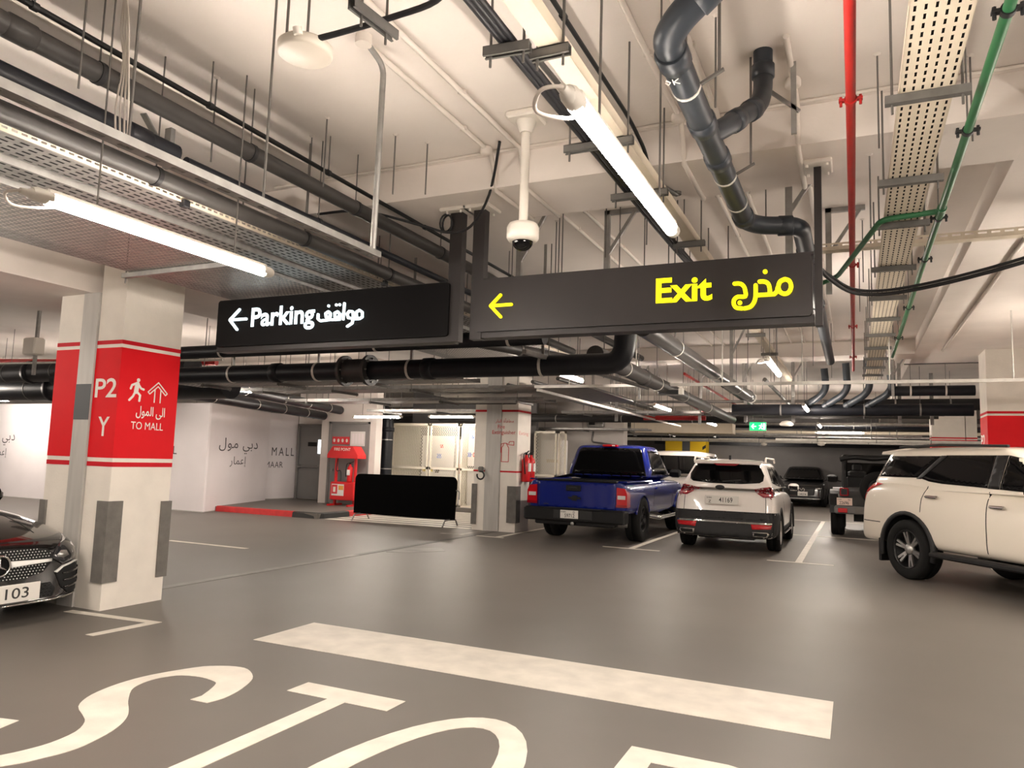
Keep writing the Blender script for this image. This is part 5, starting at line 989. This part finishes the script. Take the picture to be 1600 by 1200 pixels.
patch('bumper_strip', B, [(-.84, .535), (.84, .535), (.84, .565), (-.84, .565)], 'rear', 'chrome', T, .035, .01)
for s in (-1, 1):
    q = [(s * .50, .44), (s * .82, .46), (s * .84, .53), (s * .48, .53)]; patch('reflector', B, q if s > 0 else list(reversed(q)), 'rear', 'lamp_red', T, .032, .02)
    q = [(s * .52, .31), (s * .76, .31), (s * .80, .37), (s * .77, .40), (s * .51, .40)]; x_ = patch('exhaust_tip', B, q if s > 0 else list(reversed(q)), 'rear', 'chrome', T, .04, .02); q = [(s * .54, .33), (s * .74, .33), (s * .77, .365), (s * .75, .385), (s * .54, .385)]; patch('exhaust_hole', B, q if s > 0 else list(reversed(q)), 'rear', 'well', x_, .043, .0)
    ax = 'right' if s > 0 else 'left'
    patch('rear_side_window', B, [(-1.66, 1.26), (-.62, 1.18), (-.62, 1.56), (-1.3, 1.57)], ax, 'glass_dark', T); patch('front_side_window', B, [(-.56, 1.18), (.75, 1.15), (.35, 1.45), (.05, 1.56), (-.56, 1.56)], ax, 'glass_dark', T)
    patch('door_line', B, [(-.60, .45), (-.588, .45), (-.588, 1.14), (-.60, 1.14)], ax, 'well', T, .002)
    MB().tube(bend([(s * .66, -1.50, 1.64), (s * .66, -1.42, 1.725), (s * .66, .1, 1.72), (s * .66, .2, 1.65)], .08), .018, 10).build('roof_rail', 'dome_white', T); mirror_part(T, s * .90, .62, 1.08, s, 'car_white', 1.05)
    MB().tube([(s * .93, -.75, .3), (s * .93, .8, .3)], .02, 8).build('sill_trim', 'chrome', T)
MB().prism([(-1.42, 1.67), (-1.25, 1.69), (-1.36, 1.76), (-1.41, 1.765)], lambda u, v, q: (q, u, v), -.02, .02).build('antenna_fin', 'trim_black', T)
patch('windshield', B, [(-.78, 1.16), (.78, 1.16), (.55, 1.58), (-.55, 1.58)], 'front', 'glass_dark', T)
MB().box(-.5, .5, -1.9, -1.0, .22, .30).build('underbody', 'trim_black', T)
# ---- cream SUV pulling across at right
st = [(-2.38, .66, .50, 1.08, .06), (-2.36, .80, .44, 1.16, .08), (-2.30, .875, .42, 1.24, .10), (-2.12, .915, .42, 1.31, .05), (-1.8, .93, .42, 1.345, 0), (-1.2, .935, .42, 1.345, 0), (-.95, .935, .42, 1.29, 0), (-.5, .93, .42, 1.265, 0), (.4, .93, .42, 1.23, 0), (1.0, .93, .42, 1.20, 0), (1.5, .92, .44, 1.14, 0), (2.0, .88, .46, 1.02, 0), (2.3, .76, .50, .92, 0), (2.38, .62, .54, .86, 0)]
RA, FA = -1.30, 1.445; WR = .40
body = smooth_by_angle(loft(st, SEC2, 'car_cream', [('cyl', (s * .60, y, .40), (s * 1.3, y, .40), .475) for s in (-1, 1) for y in (RA, FA)]))
cab = smooth_by_angle(cabin_mesh(-2.14, 1.25, -1.90, .22, 1.12, 1.765, .935, .69, 'car_cream', .05, .15))
T = add_car('large_suv', 'cream white SUV angled across the lane at the right edge', 'car', (2.29, 11.85, 0), math.radians(-143.9), body, cab); T.scale = (1.07, 1.07, 1.07); B = bvh_of(body, cab)
for s in (-1, 1):
    for y in (RA, FA): wheel(T, s * .80, y, WR, .265, .262, 'six', 'rim_silver', s); arch(T, s * .915, y, .40, .465, .03, 'trim_grey', side=s, t=.05)
    ax = 'right' if s > 0 else 'left'
    patch('quarter_window', B, [(-2.02, 1.375), (-1.16, 1.375), (-.96, 1.56), (-.82, 1.675), (-1.78, 1.675)], ax, 'glass_dark', T)
    patch('rear_side_window', B, [(-1.12, 1.375), (-.92, 1.33), (-.70, 1.31), (.02, 1.285), (.02, 1.685), (-.76, 1.685)], ax, 'glass_dark', T)
    patch('pillar_trim', B, [(.03, 1.28), (.19, 1.275), (.19, 1.685), (.03, 1.685)], ax, 'trim_black', T, .008); patch('pillar_trim', B, [(-1.17, 1.36), (-1.09, 1.36), (-.74, 1.68), (-.84, 1.68)], ax, 'trim_black', T, .012)
    patch('front_side_window', B, [(.2, 1.275), (1.02, 1.24), (.62, 1.50), (.42, 1.64), (.2, 1.685)], ax, 'glass_dark', T)
    patch('door_line', B, [(.03, .46), (.042, .46), (.055, 1.24), (.043, 1.24)], ax, 'well', T, .0025); patch('door_line', B, [(-1.02, .92), (-1.0, 1.1), (-.93, 1.27), (-.94, 1.275), (-1.01, 1.1), (-1.03, .92)], ax, 'well', T, .0025)
    for y, hz in ((-.80, 1.115), (.22, 1.05)): MB().rbox(min(s * .915, s * .965), max(s * .915, s * .965), y - .11, y + .11, hz, hz + .036, .012).build('door_handle', 'chrome', T)
    MB().tube([(s * .62, -1.75, 1.80), (s * .62, -1.0, 1.825), (s * .62, .1, 1.80)], .018, 8).build('roof_rail', 'trim_grey', T)
    MB().rbox(min(s * .86, s * 1.02), max(s * .86, s * 1.02), -.80, 1.0, .36, .43, .02).build('running_board', 'trim_black', T); MB().rbox(min(s * .72, s * .93), max(s * .72, s * .93), RA - .55, RA - .50, .18, .50, .008).build('mud_flap', 'trim_black', T)
    tl = [(-2.34, 1.06), (-2.22, 1.13), (-1.80, 1.275), (-2.1, 1.295), (-2.30, 1.275)]; patch('tail_lamp_side', B, tl, ax, 'lamp_red', T, .015, .05)
    tl = [(s * .55, 1.13), (s * .86, 1.10), (s * .88, 1.24), (s * .55, 1.22)]; patch('tail_lamp', B, tl if s > 0 else list(reversed(tl)), 'rear', 'lamp_red', T, .015, .05); mirror_part(T, s * .92, .85, 1.22, s, 'car_cream', 1.2)
    patch('bumper_line', B, [(-2.36, .72), (-1.82, .72), (-1.82, .732), (-2.36, .732)], ax, 'well', T, .002)
patch('rear_window', B, [(-.68, 1.36), (.68, 1.36), (.60, 1.66), (-.60, 1.66)], 'rear', 'glass_dark', T); MB().prism([(-2.14, 1.70), (-2.12, 1.74), (-1.6, 1.79), (-1.6, 1.70)], lambda u, v, q: (q, u, v), -.62, .62).build('spoiler', 'car_cream', T)
patch('windshield', B, [(-.78, 1.27), (.78, 1.27), (.60, 1.67), (-.60, 1.67)], 'front', 'glass_dark', T)
for s in (-1, 1): q = [(s * .45, .80), (s * .86, .84), (s * .86, .92), (s * .45, .88)]; patch('headlamp', B, q if s > 0 else list(reversed(q)), 'front', 'lamp_clear', T, .012, .04)
patch('grille', B, [(-.42, .62), (.42, .62), (.46, .86), (-.46, .86)], 'front', 'trim_black', T, .012, .03); patch('front_bumper', B, [(-.7, .50), (.7, .50), (.7, .58), (-.7, .58)], 'front', 'trim_grey', T, .01, .02)
# ---- black coupe nose at the left edge
st = [(-2.30, .66, .36, .86, 0), (-2.2, .82, .30, .95, 0), (-1.6, .89, .24, .99, 0), (-.6, .895, .20, .96, 0), (.5, .895, .20, .94, 0), (1.0, .895, .20, .92, 0), (1.5, .89, .19, .86, 0), (1.85, .875, .18, .79, -.02), (2.08, .845, .17, .735, -.05), (2.22, .78, .165, .70, -.09), (2.31, .66, .165, .665, -.13), (2.35, .50, .17, .64, -.15), (2.362, .30, .175, .63, -.155)]
RA, FA = -1.40, 1.42; WR = .33
SECB = [(0, 0), (.80, 0), (.94, .02), (.985, .10), (.99, .30), (1.0, .52), (1.0, .66), (.97, .80), (.90, .92), (.74, .985), (.4, 1.01), (0, 1.03)]
body = smooth_by_angle(loft(st, SECB, 'car_black', [('cyl', (s * .60, y, .34), (s * 1.3, y, .34), .39) for s in (-1, 1) for y in (RA, FA)]))
cab = smooth_by_angle(cabin_mesh(-1.9, .72, -1.0, -.30, .92, 1.38, .80, .56, 'car_black', .03, .16))
T = add_car('coupe_car', 'glossy black coupe nose poking in at the left edge', 'car', (-8.88, 3.985, 0), -PI / 2, body, cab); B = bvh_of(body, cab)
for s in (-1, 1):
    for y in (RA, FA): wheel(T, s * .78, y, WR, .235, .24, 'five', 'rim_silver', s)
G = [(-.50, .575), (-.44, .615), (-.2, .635), (.2, .635), (.44, .615), (.50, .575), (.47, .50), (.38, .42), (.22, .39), (-.22, .39), (-.38, .42), (-.47, .50)]
g = patch('grille', B, G, 'front', 'well', T, .010, .03)
def inside(p, poly):
    c = False; j = len(poly) - 1
    for i in range(len(poly)):
        if (poly[i][1] > p[1]) != (poly[j][1] > p[1]) and p[0] < (poly[j][0] - poly[i][0]) * (p[1] - poly[i][1]) / (poly[j][1] - poly[i][1]) + poly[i][0]: c = not c
        j = i
    return c
mb = MB()
for r_ in range(11):
    z = .395 + r_ * .0225
    for k in range(-26, 27):
        u = k * .029 + (.0145 if r_ % 2 else 0)
        if not inside((u * 1.05, z), G) or abs(z - .517) < .024 or math.hypot(u, z - .51) < .10: continue
        h = B.ray_cast(Vector((u, 20, z)), Vector((0, -1, 0)))[0]
        if h: mb.add([h + Vector(q) * .0075 for q in ((-.9, 2.0, 0), (.9, 2.0, 0), (0, 2.0, .8), (0, 2.0, -.8), (0, 3.6, 0))], [(0, 2, 4), (2, 1, 4), (1, 3, 4), (3, 0, 4)])
mb.build('diamond_studs', 'stud', g, kind='stuff')
patch('grille_bar', B, [(-.46, .505), (.46, .505), (.47, .53), (-.47, .53)], 'front', 'rim_silver', T, .03, .02)
for s in (-1, 1): q = [(s * .10, .49), (s * .46, .507), (s * .46, .528), (s * .10, .54)]; patch('grille_wing', B, q if s > 0 else list(reversed(q)), 'front', 'stud', g, .034, .01)
hy = B.ray_cast(Vector((0, 20, .51)), Vector((0, -1, 0)))[0].y
mb = MB(); mb.tube([(.085 * math.cos(a), hy + .04, .51 + .085 * math.sin(a)) for a in [2 * PI * k / 32 for k in range(33)]], .009, 8)
for k in range(3):
    a = PI / 2 + 2 * PI * k / 3; c, s = math.cos(a), math.sin(a); mb.add([(.08 * c, hy + .04, .51 + .08 * s), (.014 * math.cos(a + 1.05), hy + .04, .51 + .014 * math.sin(a + 1.05)), (.014 * math.cos(a - 1.05), hy + .04, .51 + .014 * math.sin(a - 1.05)), (0, hy + .055, .51)], [(0, 1, 3), (0, 3, 2), (1, 2, 3)])
mb.build('star_emblem', 'chrome', T); MB().tube([(0, hy, .51), (0, hy + .034, .51)], .085, 28).build('emblem_disc', 'glass_dark', T)
for s in (-1, 1):
    sg = (lambda L: [(s * u, v) for u, v in (L if s > 0 else list(reversed(L)))])
    L = patch('headlamp', B, sg([(.48, .53), (.58, .47), (.72, .50), (.82, .57), (.86, .66), (.83, .72), (.74, .725), (.62, .68), (.54, .62)]), 'front', 'lamp_dark', T, .010, .03)
    patch('headlamp_chrome', B, sg([(.53, .55), (.59, .52), (.66, .54), (.64, .585), (.58, .59)]), 'front', 'rim_silver', L, .013, .01); patch('running_lamp', B, sg([(.60, .655), (.72, .71), (.82, .705), (.85, .655), (.835, .645), (.80, .685), (.72, .685)]), 'front', 'lamp_clear', L, .014, .01); patch('lamp_lens', B, sg([(.71, .555), (.79, .59), (.81, .66), (.72, .64)]), 'front', 'lamp_clear', L, .013, .01)
    I = patch('side_intake', B, sg([(.50, .40), (.58, .44), (.72, .47), (.80, .46), (.83, .36), (.80, .25), (.72, .20), (.62, .21), (.54, .28)]), 'front', 'well', T, .008, .03)
    for z in (.26, .32, .38): patch('intake_slat', B, sg([(.57, z), (.79, z + .02), (.79, z + .035), (.57, z + .015)]), 'front', 'car_black', I, .022, .01)
    patch('intake_chrome', B, sg([(.49, .41), (.58, .455), (.73, .485), (.80, .475), (.80, .465), (.72, .472), (.58, .442), (.51, .40)]), 'front', 'stud', I, .02, .01); patch('intake_chrome', B, sg([(.80, .30), (.825, .34), (.80, .43), (.79, .43), (.81, .34), (.79, .30)]), 'front', 'chrome', I, .022, .01)
    patch('lip_chrome', B, sg([(.0, .178), (.45, .178), (.72, .195), (.72, .207), (.45, .190), (.0, .190)]), 'front', 'chrome', T, .02, .02); mirror_part(T, s * .88, .45, .93, s, 'car_black', .9)
    patch('side_window', B, [(-1.3, 1.0), (.35, .98), (-.25, 1.30), (-1.0, 1.33)], 'right' if s > 0 else 'left', 'glass_dark', T)
patch('lower_grille', B, [(-.44, .21), (.44, .21), (.48, .27), (.44, .33), (-.44, .33), (-.48, .27)], 'front', 'well', T, .008, .03)
hx = MB()
for r_ in range(4):
    for k in range(-11, 12):
        u = k * .04 + (.02 if r_ % 2 else 0); z = .225 + r_ * .027
        if abs(u) < .44:
            h = B.ray_cast(Vector((u, 20, z)), Vector((0, -1, 0)))[0]
            if h: hx.tube([h + Vector((.019 * math.cos(a), .014, .013 * math.sin(a))) for a in [2 * PI * q / 6 for q in range(7)]], .0025, 4, False)
hx.build('honeycomb', 'trim_grey', T, kind='stuff')
patch('hood_line', B, [(-.56, .9), (-.55, .9), (-.44, 2.0), (-.45, 2.0)], 'top', 'well', T, .002, .01); patch('hood_line', B, [(.55, .9), (.56, .9), (.45, 2.0), (.44, 2.0)], 'top', 'well', T, .002, .01); patch('windshield', B, [(-.66, 1.0), (.66, 1.0), (.5, 1.33), (-.5, 1.33)], 'front', 'glass_dark', T)
plate(T, -.02, 2.40, .215, .54, .15, [('I 103', -.13, .03, .30, .09)], face=1)
# ---- black car facing the camera at the far wall
st = [(-2.25, .70, .42, .98, 0), (-2.1, .86, .36, 1.05, 0), (-1.2, .92, .30, 1.08, 0), (0, .92, .28, 1.06, 0), (.9, .92, .28, 1.04, 0), (1.5, .91, .30, .99, 0), (1.95, .89, .30, .94, -.03), (2.18, .84, .28, .90, -.06), (2.30, .70, .28, .84, -.08), (2.33, .5, .29, .80, -.08)]
body = smooth_by_angle(loft(st, SEC2, 'car_dark', [('cyl', (s * .60, y, .36), (s * 1.3, y, .36), .42) for s in (-1, 1) for y in (-1.35, 1.4)], sub=1)); cab = smooth_by_angle(cabin_mesh(-2.0, 1.15, -1.6, .15, 1.03, 1.63, .885, .64, 'car_dark', .04, .15))
T = add_car('family_suv', 'black SUV facing the camera in front of the far grey wall', 'car', (-1.98, 35.0 - 0.1, 0), PI, body, cab); B = bvh_of(body, cab)
for s in (-1, 1):
    for y in (-1.35, 1.4): wheel(T, s * .80, y, .35, .23, .23, 'ten', 'rim_silver', s)
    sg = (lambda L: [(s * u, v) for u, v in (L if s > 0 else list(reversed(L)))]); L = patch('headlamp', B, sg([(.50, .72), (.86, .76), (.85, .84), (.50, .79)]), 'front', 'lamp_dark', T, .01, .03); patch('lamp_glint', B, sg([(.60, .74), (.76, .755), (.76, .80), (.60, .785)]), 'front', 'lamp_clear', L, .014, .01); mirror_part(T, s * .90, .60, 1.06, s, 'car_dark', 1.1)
    patch('side_window', B, [(-1.6, 1.15), (.6, 1.12), (.1, 1.53), (-1.3, 1.55)], 'right' if s > 0 else 'left', 'glass_dark', T)
patch('windshield', B, [(-.76, 1.12), (.76, 1.12), (.58, 1.55), (-.58, 1.55)], 'front', 'glass_dark', T); patch('grille', B, [(-.48, .50), (.48, .50), (.52, .78), (-.52, .78)], 'front', 'trim_black', T, .01, .03); patch('lower_intake', B, [(-.7, .36), (.7, .36), (.7, .44), (-.7, .44)], 'front', 'trim_black', T, .01, .03); patch('bumper_trim', B, [(-.72, .33), (.72, .33), (.72, .36), (-.72, .36)], 'front', 'rim_silver', T, .014, .02)
hy = B.ray_cast(Vector((0, 20, .70)), Vector((0, -1, 0)))[0].y
mb = MB(); strokes(mb, [[(-.10, .74), (-.06, .76), (0, .68), (.06, .76), (.10, .74)], [(-.12, .72), (-.10, .64), (0, .60), (.10, .64), (.12, .72)]], .03, lambda u, v, q: (u, hy + .02 + q, v), 0, .01); mb.build('emblem', 'chrome', T); plate(T, -.05, 2.36, .45, .38, .17, [('14074', -.13, .03, .26, .08)], face=1)
# ---- boxy white SUV behind the pickup, facing the camera
st = [(-2.4, .80, .45, 1.15, 0), (-2.3, .93, .42, 1.2, 0), (-1, .96, .40, 1.22, 0), (.8, .96, .40, 1.22, 0), (1.6, .95, .42, 1.2, 0), (2.1, .93, .44, 1.16, 0), (2.35, .88, .46, 1.10, 0), (2.4, .76, .5, 1.05, 0)]
body = smooth_by_angle(loft(st, SEC, 'car_white', [('cyl', (s * .60, y, .40), (s * 1.3, y, .40), .46) for s in (-1, 1) for y in (-1.35, 1.45)], sub=1)); cab = smooth_by_angle(cabin_mesh(-2.25, 1.05, -2.05, .45, 1.18, 1.93, .93, .76, 'car_white', .05, .2))
T = add_car('boxy_suv', 'boxy white SUV peeping out behind the blue pickup', 'car', (-4.72, 22.2, 0), PI, body, cab); B = bvh_of(body, cab)
for s in (-1, 1):
    for y in (-1.35, 1.45): wheel(T, s * .83, y, .38, .25, .23, 'ten', 'rim_silver', s)
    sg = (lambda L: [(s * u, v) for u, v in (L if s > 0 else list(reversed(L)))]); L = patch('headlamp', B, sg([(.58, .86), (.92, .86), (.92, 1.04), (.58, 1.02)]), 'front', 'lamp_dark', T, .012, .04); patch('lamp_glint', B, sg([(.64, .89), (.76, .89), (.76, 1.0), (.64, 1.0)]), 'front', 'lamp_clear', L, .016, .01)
    ax = 'right' if s > 0 else 'left'; patch('headlamp_side', B, [(2.15, .88), (2.36, .86), (2.36, 1.02), (2.15, 1.02)], ax, 'lamp_clear', T, .01, .02); patch('front_side_window', B, [(-.3, 1.28), (.72, 1.28), (.38, 1.80), (-.3, 1.84)], ax, 'glass_dark', T); patch('rear_side_window', B, [(-1.2, 1.28), (-.38, 1.28), (-.38, 1.84), (-1.2, 1.84)], ax, 'glass_dark', T); patch('quarter_window', B, [(-2.0, 1.3), (-1.28, 1.3), (-1.28, 1.84), (-1.9, 1.84)], ax, 'glass_dark', T)
patch('windshield', B, [(-.80, 1.30), (.80, 1.30), (.70, 1.82), (-.70, 1.82)], 'front', 'glass_dark', T); patch('grille', B, [(-.5, .84), (.5, .84), (.5, 1.02), (-.5, 1.02)], 'front', 'trim_black', T, .012, .03); patch('front_bumper', B, [(-.9, .5), (.9, .5), (.9, .66), (-.9, .66)], 'front', 'trim_grey', T, .02, .03)
# ---- open off-roader with spare wheel
st = [(-1.86, .70, .60, 1.13, 0), (-1.85, .76, .56, 1.15, 0), (-1.82, .785, .55, 1.16, 0), (-1.2, .79, .55, 1.16, 0), (0, .79, .52, 1.14, 0), (.7, .78, .52, 1.14, 0), (1.4, .72, .55, 1.10, 0), (1.85, .64, .58, 1.05, 0), (1.9, .58, .62, 1.0, 0)]
body = smooth_by_angle(loft(st, SEC, 'car_dark', [('cyl', (s * .5, y, .46), (s * 1.3, y, .46), .50) for s in (-1, 1) for y in (-1.2, 1.25)] + [('box', (-.70, .70, -1.75, .45, .80, 1.5))], sub=1))
T = add_car('off_roader', 'open black off-roader with spare wheel behind the cream SUV', 'car', (.42, 20.95, 0), 0, body, None); B = bvh_of(body)
for s in (-1, 1):
    for y in (-1.2, 1.25): wheel(T, s * .80, y, .415, .29, .23, 'five', 'rim_black', s); MB().prism(arc(y, .46, .62, .15, PI - .15, 10) + arc(y, .46, .55, PI - .15, .15, 10), lambda u, v, q: (q * s, u, v), .72, .96).build('fender', 'trim_black', T)
    MB().tube(bend([(s * .66, -1.72, 1.1), (s * .66, -1.62, 1.82), (s * .64, -1.5, 1.88), (s * .62, .2, 1.88), (s * .66, .75, 1.15)], .15), .045, 10).build('roll_bar', 'trim_black', T); MB().tube(bend([(s * .66, -.6, 1.1), (s * .64, -.6, 1.86)], .1), .04, 10).build('roll_post', 'trim_black', T)
    L = MB().rbox(min(s * .55, s * .74), max(s * .55, s * .74), -1.92, -1.84, .95, 1.14, .012).build('tail_lamp', 'lamp_darkred', T); MB().rbox(min(s * .58, s * .71), max(s * .58, s * .71), -1.926, -1.915, .98, 1.11, .004).build('lamp_pane', 'trim_grey', L)
    MB().rbox(min(s * .58, s * .78), max(s * .58, s * .78), -2.035, -2.0, .57, .67, .01).build('reflector', 'lamp_red', T); mirror_part(T, s * .82, .62, 1.22, s, 'trim_black', 1.35)
for y in (-1.6, -.6, .2): MB().tube([(-.64, y, 1.88), (.64, y, 1.88)], .04, 10).build('cross_bar', 'trim_black', T)
mb = MB(); mb.tube(smooth2([(-.72, -1.68, 1.80), (-.40, -1.74, 1.86), (0, -1.70, 1.83), (.35, -1.75, 1.87), (.72, -1.68, 1.80)], 4), .06, 10); mb.build('folded_top', 'trim_black', T)
MB().box(-.66, .66, .55, .60, 1.15, 1.75).build('windshield', 'glass_dark', T)
for s in (-.36, .36): MB().rbox(s - .22, s + .22, -.15, .0, .95, 1.55, .05).build('front_seat', 'trim_grey', T); MB().rbox(s - .12, s + .12, -.13, -.03, 1.53, 1.72, .04).build('headrest', 'trim_grey', T); MB().rbox(s - .25, s + .25, -1.15, -1.0, .9, 1.42, .05).build('rear_seat', 'trim_black', T)
sw = wheel(T, .08, -2.02, .40, .26, .22, 'five', 'rim_black', 1); sw.rotation_euler = (0, 0, -PI / 2); sw.location = (.08, -2.02, 1.14); sw.name = 'spare_wheel'
bp = MB().rbox(-.86, .86, -2.02, -1.80, .54, .72, .03).build('rear_bumper', 'bumper_grey', T); MB().box(-.42, .45, -2.024, -2.01, .56, .70).build('bumper_panel', 'guard', bp)
plate(T, -.64, -1.945, .735, .33, .17, [('22696', -.11, .02, .2, .075), ('N', .08, .11, .04, .04), ('DUBAI', -.15, .12, .09, .025)], 'plate_pink')
MB().box(-.45, .45, -1.5, -1.0, .35, .55).build('axle_housing', 'trim_black', T)
